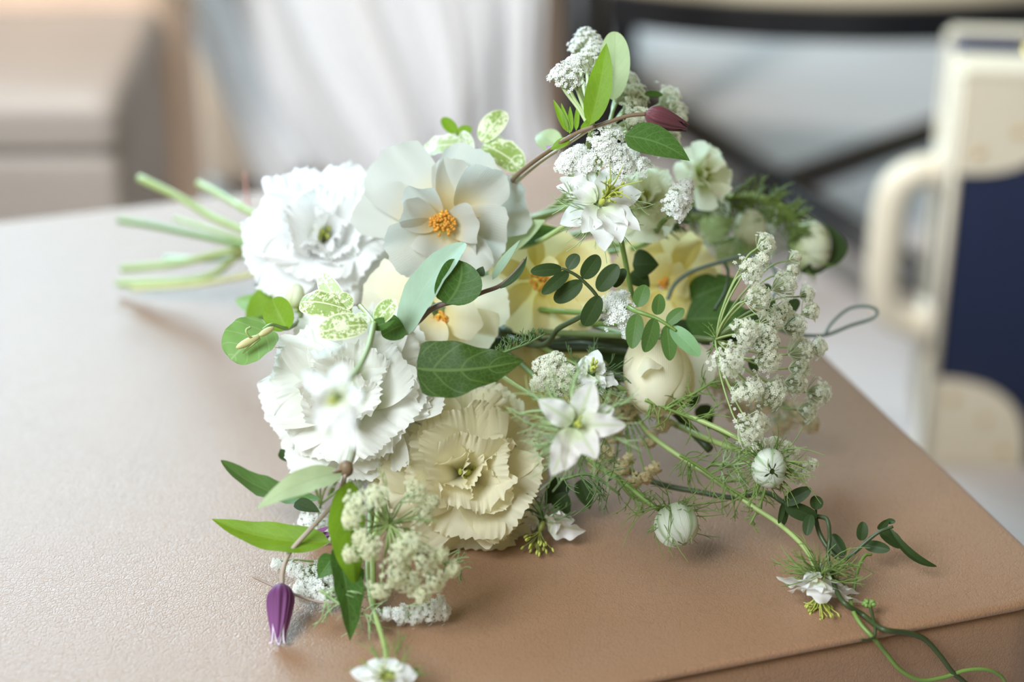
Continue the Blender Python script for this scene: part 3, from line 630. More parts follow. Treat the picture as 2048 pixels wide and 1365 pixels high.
nigella('drooping nigella with yellow stamens over the ottoman edge', (1640, 1168), -1.5, (-.1, -.9, .35), [(1552, 1150, .4), (1575, 1185, -.6), (1610, 1180, -1), (1640, 1205, -1.2), (1660, 1185, -.8), (1655, 1140, .2), (1615, 1142, -.3), (1720, 1190, .5), (1738, 1208, 1.0), (1700, 1175, 1)], WHITEP, 48, 34, 88, 7, 46, 110, stem=[P(1636, 1150, -1), P(1610, 1098, .0), P(1560, 1050, 1.2), P(1500, 1010, 2.2), P(1400, 940, 3.5), P(1300, 870, 5), P(1230, 790, 7), P(1000, 650, 13), GATH], horns=False, stdir=(-.05, -1, .1))
nigella('pale nigella hanging at the bottom edge of the picture', (775, 1352), -8.5, (-.2, .1, 1), [(700, 1345, 0), (735, 1325, .3), (790, 1318, .4), (835, 1350, .2), (810, 1385, -.4), (740, 1390, -.4)], WHITEP, 50, 12, 26, 9, 20, 90, stem=[P(775, 1345, -8), P(768, 1290, -6), P(752, 1235, -4), P(742, 1200, 0), P(735, 1130, 3), P(740, 1000, 7), P(720, 800, 11), GATH])
nigella('out of focus greyish white nigella hanging before the large lisianthus', (668, 800), -15, (-.35, -.3, 1), [(605, 740, 0), (622, 800, -.6), (690, 728, .5), (728, 790, -.2), (716, 900, -1), (690, 885, -1), (640, 868, -.6), (715, 850, .4)], WHITEP, 52, 0, 26, 11, 16, 50, stem=[P(680, 775, -14.5), P(712, 745, -10), P(735, 700, -6), P(746, 655, -3), P(750, 630, 0)], hcol=PED, horns=False)
nigella('small white nigella half hidden behind the blush nigella', (1185, 740), 1.5, (.2, .5, .8), [(1150, 735, 0), (1170, 712, .4), (1195, 700, .3), (1207, 722, .2), (1235, 772, .4), (1205, 790, 0), (1165, 775, -.4)], NIGP, 40, 10, 24, 13, 36, 100, horns=False, stem=[P(1180, 745, 3), P(1000, 660, 10), GATH], hmat=HAIRD)
nigella('withered nigella lying on the leather under the cream lisianthus', (1085, 1050), 2.6, (-.1, -.6, .6), [(1040, 1035, .6), (1065, 1025, 1.), (1120, 1022, .8), (1150, 1045, .4), (1172, 1062, .2), (1120, 1050, -.3)], NIGPINK, 48, 30, 62, 15, 22, 70, stem=[P(1090, 1040, 5), P(1040, 960, 7), P(900, 800, 10), GATH], hmat=HAIRD, stdir=(-.35, -.9, .2), horns=False, smat=plain('stamen_dark_green', (.16, .17, .03), .5))

# ---------------------------------------------------------------- nigella buds: overlapping petals closed to an egg
def bud(label, ctr, c, axis, lpx, wpx, seed, mat=BUDW, nh=30, hl=95, stem=None, hmat=None, npet=7, smat=None, open_=0., kind=('nigella_bud', 'bud', 'nigella buds')):
    rg = np.random.RandomState(seed); s = (D0+c/100)/FPX; ce = P(ctr[0], ctr[1], c); ex, ey, ez = frame(F(*axis)); root = thing(kind[0], ce - ez*lpx*s/2, label, kind[1], kind[2])
    for k in range(npet):
        az0 = 6.283*k/npet + rg.uniform(-.1, .1); v = np.linspace(0, 1, 12); u = np.linspace(-1, 1, 9); g = np.zeros((12, 9, 3))
        for i, t in enumerate(v):
            half = (.85*math.sin(math.pi*min(1, t*.62+.12))**.8)*(1 if t < .7 else max(.30, (1-t)/.3)**.6)
            for j, q in enumerate(u):
                a = az0 + half*q + .35*t; th = t*math.pi*.965; rr = (.94 + .10*(k % 3) + .12*(1-abs(q)**1.5) + open_*t)
                p = math.sin(th)**.85 if 0 < th < math.pi else 0
                g[i, j] = ce + rr*wpx*s/2*p*(math.cos(a)*ex + math.sin(a)*ey) - math.cos(th)*lpx*s/2*ez
        uu, vv = np.meshgrid((u+1)/2, v); part_grid('petal', (g, np.dstack([uu, vv])), mat, root)
    m = MB(); b0 = ce - ez*lpx*s*.48
    for k in range(nh):
        az = 6.283*(k+rg.rand())/nh; rad = math.cos(az)*ex + math.sin(az)*ey
        hairs(m, b0, [rad*1.1 + ez*rg.uniform(-.2, 1.3)], hl*s, rg, branch=3, curl=.5)
    if nh: m.build('bracts', hmat or HAIR, root)['kind'] = 'stuff'
    if stem: tube_part('stem', stem, [.0011, .0014, .0016], smat or STEML, root, 7)
    return root
bud('plump white nigella bud lying over the leather, centre right', (1352, 1052), .4, (.32, -.75, .45), 88, 78, 3, nh=40, hl=105, stem=[P(1318, 1020, 1), P(1290, 1000, 1.5), P(1240, 960, 2.5), P(1180, 920, 4), P(1050, 800, 9), GATH], smat=STEM)
bud('white nigella bud seen end on below the lace umbel', (1537, 937), -.5, (.1, -.15, 1), 64, 66, 5, nh=44, hl=100, stem=[P(1540, 925, 1), P(1480, 880, 1.5), P(1420, 850, 2.), P(1340, 818, 3), P(1240, 775, 5), P(1000, 640, 13), GATH])
bud('blurred pale green nigella pod at the far right of the bouquet', (1622, 495), 13, (.8, .1, .2), 80, 88, 7, GREENISH, 26, 100, [P(1580, 490, 13), P(1596, 440, 14), P(1540, 400, 14), P(1440, 395, 15), P(1100, 480, 19), GATH])
bud('blurred green nigella bud in the fern arch', (1500, 455), 12, (.3, .3, .6), 66, 60, 9, GREENISH, 26, 80, [P(1480, 470, 13), P(1400, 490, 15), P(1100, 500, 19), GATH])
bud('green bud tucked beside the left round leaf', (590, 592), 5, (.15, .9, .3), 52, 30, 11, GREENISH, 4, 20, [P(592, 622, 6), P(640, 600, 11), GATH])
rb = bud('cream rose bud with folded petals under the green jasmine leaflets', (1314, 748), 3.6, (.10, -.85, .5), 176, 124, 21, YROSE, 0, 1, [P(1300, 680, 5), P(1000, 610, 13), GATH], None, 5, STEM, .10, ('garden_rose', 'flower', 'cream garden roses'))
for (bx, by, bc, tx, ty, tc, w, up, bend, cup, ruf) in ((1330, 676, 1.6, 1402, 780, 1.2, 130, (.4, .1, 1), -.2, .3, .06), (1290, 690, -.6, 1300, 752, -1.9, 60, (-.2, .2, 1), .5, -.6, .08), (1330, 740, -.5, 1342, 812, -1.2, 64, (.2, .1, 1), -.3, -.5, .08)):
    B, Tp = P(bx, by, 3.4+bc), P(tx, ty, 3.4+tc); part_grid('petal', fan(B, Tp-B, F(*up), np.linalg.norm(Tp-B)*1.05, w*(D0+.034)/FPX, .55, .2, .25, bend, 1.2, cup, ruf*w*PXM, 2.2, .012, bx, 16, 21), YROSE, rb)
# ---------------------------------------------------------------- lace umbels
def floret_tpl():
    v = []; f = []
    for k in range(5):
        a = k*1.2566; ca, sa = math.cos(a), math.sin(a); n0 = len(v)
        for (r, w, z) in ((.12, 0, 0), (.62, -.34, .16), (1.0, -.2, .10), (.92, 0, .02), (1.0, .2, .10), (.62, .34, .16)): v.append((r*ca - w*sa, r*sa + w*ca, z))
        f += [(n0, n0+1, n0+2, n0+3), (n0, n0+3, n0+4, n0+5)]
    n0 = len(v); v += [(0, 0, .32), (.2, 0, .1), (-.1, .17, .1), (-.1, -.17, .1)]; f += [(n0, n0+1, n0+2), (n0, n0+2, n0+3), (n0, n0+3, n0+1)]
    return np.array(v), f
FV, FF = floret_tpl()
def umbellet(root, ce, axis, r, n, rg, mat, fr=.00135, dome=.7, flat=1., base=None, pedr=.00022):
    ex, ey, ez = frame(axis); base = ce - ez*r*.9 if base is None else base
    m = MB(); pm = MB(); ph1, ph2 = rg.uniform(0, 6.28, 2)
    for k in range(n):
        az = k*2.39996 + rg.uniform(-.2, .2); q = math.sqrt((k+.5)/n)*rg.uniform(.9, 1.1)*(1 + .16*math.sin(3*az+ph1) + .12*math.sin(5*az+ph2))*(1.22 if k > .9*n and k % 2 else 1.)
        p = ce + r*q*(math.cos(az)*ex + flat*math.sin(az)*ey) + ez*r*(dome*max(-.2, 1-q*q) + rg.uniform(-.16, .16)); p = above(p, .001)
        d = nz(ez + .8*q*(math.cos(az)*ex + math.sin(az)*ey) + .25*rg.normal(size=3)); a, b, cc = frame(d); th = rg.rand()*6.28; s = fr*.76*rg.uniform(.75, 1.25)
        a2 = math.cos(th)*a + math.sin(th)*b; b2 = -math.sin(th)*a + math.cos(th)*b
        m.raw(p + s*(FV[:, :1]*a2 + FV[:, 1:2]*b2 + FV[:, 2:]*cc), FF)
        if k % 2 == 0 or n < 26: pm.tube(spline([base, base*.45 + p*.55 - ez*0 + .12*r*(math.cos(az)*ex + math.sin(az)*ey), p], 2), [pedr*1.1, pedr], 3, False)
    o = m.build('umbellet', mat, root); o['kind'] = 'stuff'; q = pm.build('pedicels', PEDL, o); q['kind'] = 'stuff'; return base
def umbel(label, hub, hc, clusters, stem, seed, mat=FLORET, axis=None, bracts=10, stmat=None, raymat=None, n0=46, bend=.18, fr=.00135, group='lace flower umbels', bl=60, rr=.0005):
    rg = np.random.RandomState(seed); h = P(hub[0], hub[1], hc); s = (D0+hc/100)/FPX; root = thing('lace_umbel', h, label, 'flower', group)
    A = nz(np.mean([nz(P(x, y, hc+c)-h) for x, y, c, r in clusters], axis=0)) if axis is None else F(*axis)
    for (x, y, c, r) in clusters:
        ce = P(x, y, hc+c); ax = nz(.65*nz(ce-h) + .7*A + .18*rg.normal(size=3)); R = r*s*1.12; ax = nz(ax + .45*F(-.1, .1, 1))
        if r <= 0: continue
        b = umbellet(root, ce, ax, R, int(n0*2.1*(.6 + .4*min(2, r/26))), rg, mat, fr)
        d = b - h; l = np.linalg.norm(d); pts = [h, h + .35*d + A*l*bend*.6, h + .75*d + A*l*bend*.35 - ax*l*.05, b] if l > .006 else [h, b]
        # rays leave the hub along its rim and bow outwards
        out = nz(d - A*np.dot(d, A)) if l > 1e-4 else A
        if bend < 0: pts = [h, h + .30*d + out*l*-bend*.8 - A*l*.02, h + .72*d + out*l*-bend*.9, b]
        tube_part('ray', [above(p) for p in pts], [rr*1.25, rr, rr*.9], raymat or PED, root, 5, 5)
    if bracts:
        m = MB(); ex, ey, ez = frame(A)
        for k in range(bracts):
            az = 6.283*k/bracts; hairs(m, h, [math.cos(az)*ex + math.sin(az)*ey - .1*A], bl*s, rg, branch=2, r=.0003)
        m.build('bracts', HAIR, root)['kind'] = 'stuff'
    if stem: tube_part('stem', stem, [.0013, .0016, .0019], stmat or STEM, root, 7)
    return root
umbel('large cream lace umbel on curved green rays at the right', (1431, 680), .8, [
    (1532, 487, .6, 21), (1524, 520, .3, 15), (1501, 540, -1.2, 26), (1516, 596, -1.4, 30), (1590, 515, 1.6, 13), (1583, 545, 1.5, 14), (1569, 570, .8, 28), (1615, 588, 1.8, 17), (1621, 622, 1.7, 20), (1490, 664, -2.4, 27),
    (1540, 642, -.4, 25), (1563, 624, .6, 23), (1590, 652, 1.2, 26), (1528, 684, -1.4, 32), (1538, 718, -1.4, 28), (1459, 722, -2.8, 31), (1604, 702, 1.5, 30), (1637, 694, 2.2, 20), (1505, 779, -1.9, 24), (1545, 785, -1.0, 30), (1592, 768, .8, 24),
    (1600, 738, 1.4, 24), (1638, 786, 2.2, 28), (1615, 822, 2.2, 22), (1500, 858, -2.2, 33), (1520, 848, -1.8, 20), (1478, 786, -1.7, 17)],
    [P(1431, 680, .8), P(1360, 674, 1.5), P(1250, 672, 3), P(1000, 655, 9), P(800, 600, 14), GATH], 3, FLORETC, (1, .02, .12), 8, plain('stem_olive', (.13, .18, .06), .5, var=.3), PED, 48, -.16, bl=40)
umbel('white lace umbel at the very top of the bouquet, left of the upright leaf', (1183, 262), 1.0, [
    (1134, 152, -.8, 32), (1150, 128, .2, 20), (1115, 150, -.6, 14), (1172, 82, 3.5, 30), (1158, 96, 4, 18), (1185, 118, 2.2, 34), (1205, 140, 1.8, 22), (1150, 165, -.5, 16), (1190, 95, 3, 20)],
    [P(1183, 262, 1), P(1160, 330, 6), P(1080, 430, 12), P(800, 490, 17), GATH], 5, FLORET, (-.2, .95, .15), 0, STEML, plain('ray_pale_green', (.55, .66, .34), .5), 44, .10, fr=.00145, rr=.0009)
umbel('pale lace umbel right of the upright leaf, near the maroon bud', (1205, 272), 3.2, [
    (1255, 165, 2.5, 26), (1248, 188, 1.2, 24), (1275, 192, 1.6, 26), (1262, 215, .4, 22), (1285, 235, -.6, 22), (1268, 250, -1.2, 20), (1340, 195, 3.2, 26), (1352, 225, 3, 26), (1330, 250, 2, 18), (1310, 285, .4, 22), (1345, 270, 2, 18)],
    [P(1205, 272, 3.2), P(1180, 340, 8), P(1080, 440, 13), P(800, 495, 18), GATH], 7, FLORETC, (.7, .65, .1), 0, STEML, plain('ray_pale_green_two', (.52, .64, .32), .5), 42, .08, rr=.0008)
umbel('white lace umbel above the star shaped nigella', (1190, 360), 3, [
    (1215, 275, -2.4, 32), (1208, 300, -2.8, 26), (1230, 315, -2.6, 28), (1255, 310, -2.2, 22), (1145, 318, -2.4, 22), (1128, 330, -2.4, 16), (1160, 305, -2, 16), (1172, 330, -2.6, 18), (1282, 330, -2.2, 16), (1245, 335, -2.6, 24)],
    [P(1190, 360, 3), P(1120, 420, 9), P(800, 495, 17), GATH], 9, FLORET, (.05, .75, .6), 4, STEML, PED, 42, .06, fr=.00145)
umbel('small white lace cluster between the dark and the green jasmine leaflets', (1262, 650), 2.4, [
    (1222, 605, -2., 18), (1242, 612, -2., 22), (1232, 632, -2.2, 22), (1252, 640, -1.8, 18), (1258, 664, -1.6, 12), (1246, 592, -1.6, 9)],
    [P(1262, 650, 2.4), P(1100, 640, 9), P(800, 580, 15), GATH], 11, FLORET, (-.4, .2, .9), 0, STEM, None, 24, .06, fr=.0016)
umbel('small cream lace cluster beside the tip of the large central leaf', (1118, 800), 3.5, [
    (1090, 735, -2.4, 24), (1108, 722, -2, 18), (1098, 758, -2.8, 24), (1118, 765, -2.6, 26), (1132, 745, -2, 18), (1074, 770, -2.6, 12), (1140, 770, -2, 18)],
    [P(1118, 800, 3.5), P(1000, 700, 9), P(800, 620, 15), GATH], 13, FLORETC, (-.2, .6, .7), 4, STEM, None, 30, .06, fr=.00145)
umbel('white lace cluster low on the left under the large lisianthus', (640, 1010), 5, [
    (610, 928, -.5, 26), (640, 915, -.8, 28), (655, 940, -1.2, 28), (620, 955, -.6, 22), (735, 930, -1, 30), (760, 915, -.6, 26), (715, 950, -.8, 22), (625, 1050, -1.5, 26), (648, 1075, -1.4, 20)],
    [P(660, 990, 6), P(700, 850, 10), P(640, 640, 14), GATH], 15, FLORET, (-.2, .5, .8), 0, STEML, None, 50, .06)
umbel('blurred pale lace umbel before the cream lisianthus, lower left', (778, 1050), -5, [
    (714, 1012, -1.2, 26), (700, 1040, -1, 16), (752, 992, -1.4, 20), (830, 985, .5, 26), (862, 1005, .8, 18), (848, 1030, .4, 20), (820, 1085, -1.2, 26), (800, 1110, -1.2, 24), (845, 1120, -.8, 30), (868, 1160, -.6, 26), (790, 1150, -1, 24), (740, 1100, -1.2, 22), (815, 1165, -.6, 24), (760, 1180, -.6, 20), (880, 1110, -.4, 16), (722, 1075, -1, 18), (700, 1110, -1, 16), (905, 1140, 0, 16), (842, 1190, -.4, 18)],
    [P(778, 1050, -5), P(770, 1020, -1), P(760, 960, 5), P(740, 820, 10), GATH], 17, plain('floret_soft_green', (.90, .90, .66), .6, transl=.5, spec=.2), (.12, -.25, .95), 12, STEM, PED, 26, .05, bl=110)
umbel('lace umbel lying on the leather by the dangling purple bell', (668, 1120), -.5, [
    (618, 1155, -.9, 28), (640, 1180, -1.2, 26), (590, 1140, -.6, 16), (605, 1185, -1.2, 20), (660, 1150, -.8, 22), (555, 1130, -.5, 12), (652, 1200, -1.4, 18)],
    [P(668, 1120, -.5), P(690, 1020, 3), P(700, 860, 9), GATH], 19, FLORET, (-.4, -.5, .6), 0, STEML, None, 46, .06)
umbel('flat row of lace florets on the leather at the lower middle', (748, 1222), -2.2, [
    (800, 1230, -.8, 18), (830, 1232, -1., 18), (862, 1220, -.8, 24), (885, 1225, -.6, 18), (772, 1228, -1, 12), (880, 1205, -.4, 12)],
    [P(748, 1222, -2.2), P(745, 1120, 0), P(740, 900, 8), GATH], 21, FLORET, (.9, -.3, .5), 0, STEML, None, 30, .06)
umbel('lace umbel tinted brown for shade under the blush nigella', (1245, 800), 6, [
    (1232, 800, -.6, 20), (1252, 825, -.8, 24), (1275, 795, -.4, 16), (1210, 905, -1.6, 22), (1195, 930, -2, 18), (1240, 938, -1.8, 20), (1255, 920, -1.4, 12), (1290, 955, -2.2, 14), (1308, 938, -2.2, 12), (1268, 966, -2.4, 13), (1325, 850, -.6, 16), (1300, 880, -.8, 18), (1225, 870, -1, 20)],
    [P(1245, 800, 6), P(1100, 720, 11), P(800, 620, 16), GATH], 23, plain('floret_shade_buff', (.72, .60, .34), .6, transl=.25), (.3, -.6, .6), 4, STEM, STEM, 36, .05)  # buff florets: shade put into the colour of white ones
umbel('white lace spray edge on at the right of the green tinged lisianthus', (1330, 440), 4, [
    (1362, 385, -2, 22), (1350, 405, -2.2, 22), (1375, 372, -2, 14), (1358, 425, -2, 14), (1368, 398, -2, 18)],
    [P(1330, 440, 4), P(1250, 500, 10), P(900, 520, 17), GATH], 25, FLORET, (.75, .5, .3), 0, STEM, None, 38, .06)
umbel('small lace spray just right of the end on nigella bud', (1560, 925), 1.5, [
    (1528, 888, -.6, 12), (1550, 886, -.6, 13), (1572, 895, -.4, 13), (1590, 905, 0, 10), (1512, 893, -.6, 9), (1610, 942, .4, 18), (1625, 928, .5, 11), (1597, 955, .3, 12)],
    [P(1560, 925, 1.5), P(1420, 880, 4), P(1240, 800, 8), GATH], 27, FLORETC, (.3, .7, .5), 4, STEML, None, 26, .06)
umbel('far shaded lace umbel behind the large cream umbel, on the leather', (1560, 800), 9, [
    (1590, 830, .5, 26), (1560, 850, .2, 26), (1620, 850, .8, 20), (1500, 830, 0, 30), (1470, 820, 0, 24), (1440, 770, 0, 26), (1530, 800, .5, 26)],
    [P(1540, 790, 9), P(1300, 720, 13), P(800, 600, 18), GATH], 29, plain('floret_shade_tan', (.62, .48, .28), .6, transl=.25), (.5, -.2, .6), 6, STEM, STEM, 34, .06)  # florets darkened to tan, painted shade for the far umbel
umbel('blurred pale lace umbel deep behind the fern arch', (1380, 430), 14, [
    (1440, 420, 0, 26), (1500, 480, 0, 30), (1540, 440, .5, 26), (1420, 490, 0, 30), (1460, 500, 0, 24), (1400, 380, 0, 22), (1530, 500, .4, 22)],
    [P(1380, 430, 14), P(1000, 490, 19), GATH], 31, FLORETC, (.8, .1, .4), 8, STEM, None, 36, .06)

# ---------------------------------------------------------------- clematis vines
def bell(root, top, bot, c, wpx, mat, n=4, flare=.35, cb=None, name='sepal', tipmat=None):
    a = P(top[0], top[1], c); b = P(bot[0], bot[1], c if cb is None else cb); d = b-a; L = np.linalg.norm(d); ex, ey, ez = frame(d); R = wpx/2*(D0+c/100)/FPX
    for k in range(n):
        t = np.linspace(0, 1, 18); u = np.linspace(-1, 1, 13); g = np.zeros((18, 13, 3)); az0 = 6.283*(k+.18)/n
        for i, q in enumerate(t):
            prof = math.sin(min(1., q/.26)*math.pi/2)**.5*(1 - .66*max(0, (q-.32)/.68)**1.35) + flare*max(0, (q-.80)/.20)**2
            half = math.pi/n*(1.02 if q < .72 else max(.10, 1.02 - .95*((q-.72)/.28)**1.3))
            for j, w in enumerate(u):
                aa = az0 + half*w; rib = 1 + .15*math.cos(w*math.pi*2.4)*min(1, q*4) - .16*abs(w)**3
                g[i, j] = a + ez*L*q + R*prof*rib*(math.cos(aa)*ex + math.sin(aa)*ey)
        uu, vv = np.meshgrid((u+1)/2, t); o = part_grid(name, (g, np.dstack([uu, vv])), mat, root)
        if tipmat:
            m = MB(); m.tube(g[-6:, 0], [.0003, .00045], 4, False); m.tube(g[-6:, -1], [.0003, .00045], 4, False); m.tube(g[-1], .0004, 4, False); m.build('pale_rim', tipmat, o)
def vine(label, name, cat, org, c, group=None): return thing(name, P(org[0], org[1], c), label, cat, group)
def tp(*pp): return [P(x, y, c) for x, y, c in pp]

v = vine('clematis vine with a dangling purple bell flower and long hanging leaves', 'clematis_vine', 'vine', (700, 900), -4)
tube_part('stem', tp((548, 500, 17), (640, 640, 10), (690, 800, 4), (704, 870, -3), (704, 905, -4.2), (692, 940, -4.5)), [.0022, .002, .0017], plain('stem_greyish', (.36, .38, .28), .5), v, 8)
m = MB(); m.ball(P(692, 938, -4.5), .0035, .003, .004); m.build('node', STEMB, v)
tube_part('petiole', tp((690, 938, -4.6), (668, 946, -4.8), (650, 962, -5)), .0008, STEMB, v, 5)
leaf(v, (684, 946), (512, 1014), 62, LEAFP, (-.1, .55, .8), -4.6, -6.5, **LA, bend=.10, fold=.12, curl=-.05, wave=.03)
leaf(v, (698, 962), (714, 1180), 84, LEAFB, (.55, .2, .85), -4.6, -4., **LA, bend=.05, fold=-.25, side=-.06, wave=.03)
leaf(v, (672, 1090), (700, 1284), 70, LEAF, (.6, .1, .8), -3.6, -4.6, **LA, bend=.08, fold=.3, wave=.05)
leaf(v, (716, 1130), (690, 1190), 40, LEAF, (.3, .1, .9), -3.4, -3., **OV, bend=.08, fold=.2)
leaf(v, (660, 1085), (428, 1050), 66, LEAFB, (.1, .5, .8), -3.2, -2., a=.55, b=.95, bend=.0, curl=.10, fold=.3, side=.05, wave=.05)
leaf(v, (640, 1000), (445, 946), 54, LEAFJ, (.2, .7, .7), 2.5, 4., a=.7, b=.7, bend=-.10, fold=.3, curl=.16, wave=.08)
leaf(v, (590, 1005), (640, 1025), 34, LEAFD, (.1, .6, .7), 1.5, 1., **OV, fold=.2)
leaf(v, (668, 1112), (636, 1158), 44, LEAF, (.2, .3, .9), -3., -3.2, **OV, fold=.25)
leaf(v, (560, 900), (592, 925), 30, LEAFD, (.1, .3, .9), 4.5, 4.5, **OV, fold=.2)
tube_part('petiole', tp((692, 945, -4.5), (680, 1010, -4.), (664, 1085, -3.3)), .0009, STEMB, v, 5)
tube_part('flower_stalk', tp((692, 945, -4.6), (672, 1000, -4.4), (620, 1060, -3.6), (580, 1105, -3.2), (566, 1140, -3.2), (564, 1170, -3.2)), [.0009, .0011, .0011], plain('stalk_mauve', (.42, .34, .27), .5), v, 6)
bell(v, (563, 1166), (556, 1287), -3.2, 50, PURP, 4, .22, None, 'sepal', PEARL)
for k, (bx, by, tx, ty) in enumerate(((606, 1086, 662, 1052), (618, 1080, 668, 1066), (640, 1090, 660, 1072))): leaf(v, (bx, by), (tx, ty), 17, PURP, (.2, .6, .7), -1, -1.4, name='faded_sepal', **LA, fold=.3)

v = vine('clematis vine arching to the maroon pointed bud at the top', 'clematis_vine', 'vine', (1100, 310), 1.)
tube_part('stem', tp((548, 500, 17), (800, 470, 14), (960, 420, 9), (1040, 345, 4), (1100, 300, 1.5), (1150, 268, .5), (1190, 252, 0)), [.0015, .0012, .0009], STEMB, v, 7)
tube_part('stem', tp((1010, 385, 6), (1080, 325, 3), (1140, 285, 1.2), (1180, 258, .3)), .0008, plain('stem_tan', (.50, .42, .28), .5), v, 6)
tube_part('flower_stalk', tp((1180, 256, .3), (1215, 245, 0), (1256, 232, 0), (1292, 228, 0)), .001, STEMB, v, 6)
bell(v, (1290, 226), (1376, 256), 0, 42, MAROON, 4, 0., None)
leaf(v, (1180, 250), (1213, 86), 52, LEAFB, (-.1, .2, 1), -.3, -.3, a=.6, b=.95, bend=.05, side=-.03, fold=.22)
leaf(v, (1225, 200), (1228, 66), 62, LEAFP, (.1, .2, 1), 2.6, 3.2, a=.5, b=.5, bend=.1, fold=.2, curl=.06)
leaf(v, (1250, 272), (1380, 322), 72, LEAF, (.15, .35, .95), -.6, -.4, **OV, bend=.05, fold=.18, side=.06)
leaf(v, (1120, 300), (1072, 272), 50, LEAFP, (-.3, .5, .8), 5, 6, **OV, bend=.2, fold=.3)
for bx, by, tx, ty, w in ((1136, 265, 1106, 198, 16), (1140, 268, 1122, 205, 12), (1142, 265, 1140, 212, 12), (1152, 262, 1156, 205, 11), (1160, 262, 1200, 222, 14)): leaf(v, (bx, by), (tx, ty), w, LEAFB, (0, .2, 1), .6, 1., **LA, fold=.3, nt=9, nu=5)
leaf(v, (1140, 280), (1100, 300), 24, LEAFB, (0, .5, .8), .8, 1., **LA, fold=.3); leaf(v, (1120, 300), (1092, 292), 22, PURP, (0, .5, .8), 2, 3, name='faded_sepal', **LA)
leaf(v, (1290, 190), (1325, 188), 20, LEAF, (.2, .5, .8), 4, 5, **EL, fold=.2)
leaf(v, (1010, 390), (1040, 345), 40, LEAFP, (-.2, .3, .9), 6, 6, **OV, fold=.3)

v = vine('clematis vine across the middle with a long grey green leaf and a big veined leaf', 'clematis_vine', 'vine', (830, 640), 0)
tube_part('stem', tp((548, 500, 17), (700, 600, 10), (800, 660, 3), (832, 645, 0), (860, 620, -.8), (892, 607, -1), (930, 600, -.4), (966, 585, 0), (1000, 572, .5), (1028, 548, .6), (1050, 520, .8)), [.002, .0016, .0011, .0009], plain('stem_purple_brown', (.17, .11, .09), .5), v, 7)
leaf(v, (806, 672), (930, 486), 84, LEAFG, (-.45, .25, .9), -1.2, -.4, a=.5, b=.45, bend=.05, fold=.16, side=.06, twist=-.3, wave=.03)
leaf(v, (806, 650), (764, 672), 66, LEAF, (-.2, .5, .9), -1.3, -1.4, a=.35, b=.6, bend=.06, fold=.15)
leaf(v, (893, 608), (922, 522), 92, leaf_mat('leaf_deep_green', (.05, .115, .022), (.16, .25, .08), (.30, .42, .24), .25, 5.), (.1, .1, 1), -1.2, -.8, a=.35, b=.42, bend=.06, cup=.25, fold=.1, side=-.12)
leaf(v, (834, 738), (1046, 717), 128, leaf_mat('leaf_big_veined', (.036, .075, .009), (.15, .23, .06), (.3, .42, .24), .25, 4., .5, .6), (.1, .45, .9), -2.2, -2.8, a=.22, b=.82, bend=.05, fold=.10, side=-.08, curl=-.05, wave=.05, wn=2.5, nt=24, nu=15)
leaf(v, (1000, 578), (1054, 512), 18, LEAFD, (-.5, .2, .8), .2, .6, **LA, fold=.5, side=-.15)
leaf(v, (958, 552), (966, 533), 20, LEAFD, (0, .2, 1), -.4, -.4, **OV)
leaf(v, (985, 560), (1040, 480), 22, LEAFG, (-.5, .2, .8), 1.5, 2, **LA, fold=.4)
leaf(v, (980, 500), (1090, 440), 66, LEAFP, (0, .5, .9), 5, 5, **OV, fold=.15); leaf(v, (1000, 480), (1130, 460), 60, LEAF, (0, .6, .8), 6, 6, **OV, fold=.15)

v = vine('clematis sprig at the left edge with a round leaf and tiny buds', 'clematis_vine', 'vine', (560, 640), 2)
tube_part('stem', tp((548, 500, 17), (600, 620, 9), (578, 656, 3), (545, 650, 1.5), (525, 660, 1.2)), [.0014, .0011, .0008], STEM, v, 6)
leaf(v, (540, 655), (462, 720), 104, leaf_mat('leaf_soft_green', (.20, .36, .11), (.38, .52, .26), (.42, .56, .34), .35, 4., retic=False), (-.2, .35, 1), 1.6, .6, a=.3, b=.3, bend=.10, cup=.2, wave=.03)
leaf(v, (575, 660), (545, 598), 64, LEAFB, (-.3, .3, .9), 2.4, 3., a=.4, b=.5, bend=.1, fold=.25)
leaf(v, (560, 640), (470, 600), 54, LEAFB, (-.2, .6, .8), 9, 12, **OV, bend=.1, fold=.15); leaf(v, (560, 590), (490, 640), 66, LEAFB, (-.2, .5, .8), 9, 9.5, **OV, bend=.12, fold=.15)
for (bx, by, tx, ty, w) in ((520, 672, 472, 697, 17), (548, 655, 518, 672, 14)):
    m = MB(); a, b = P(bx, by, .2), P(tx, ty, -.2); mid = (a+b)/2; m.ball(mid, w*PXM*.5, w*PXM*.5, np.linalg.norm(b-a)*.5, b-a, 8, 8); m.build('flower_bud', plain('bud_straw', (.56, .52, .24), .5), v)
tube_part('tendril', tp((528, 664, .5), (505, 676, 0), (494, 668, -.2), (493, 660, -.2), (501, 655, -.1)), .0006, STEML, v, 5); tube_part('tendril', tp((520, 678, .2), (505, 690, 0), (485, 706, .2)), .0005, STEML, v, 5)
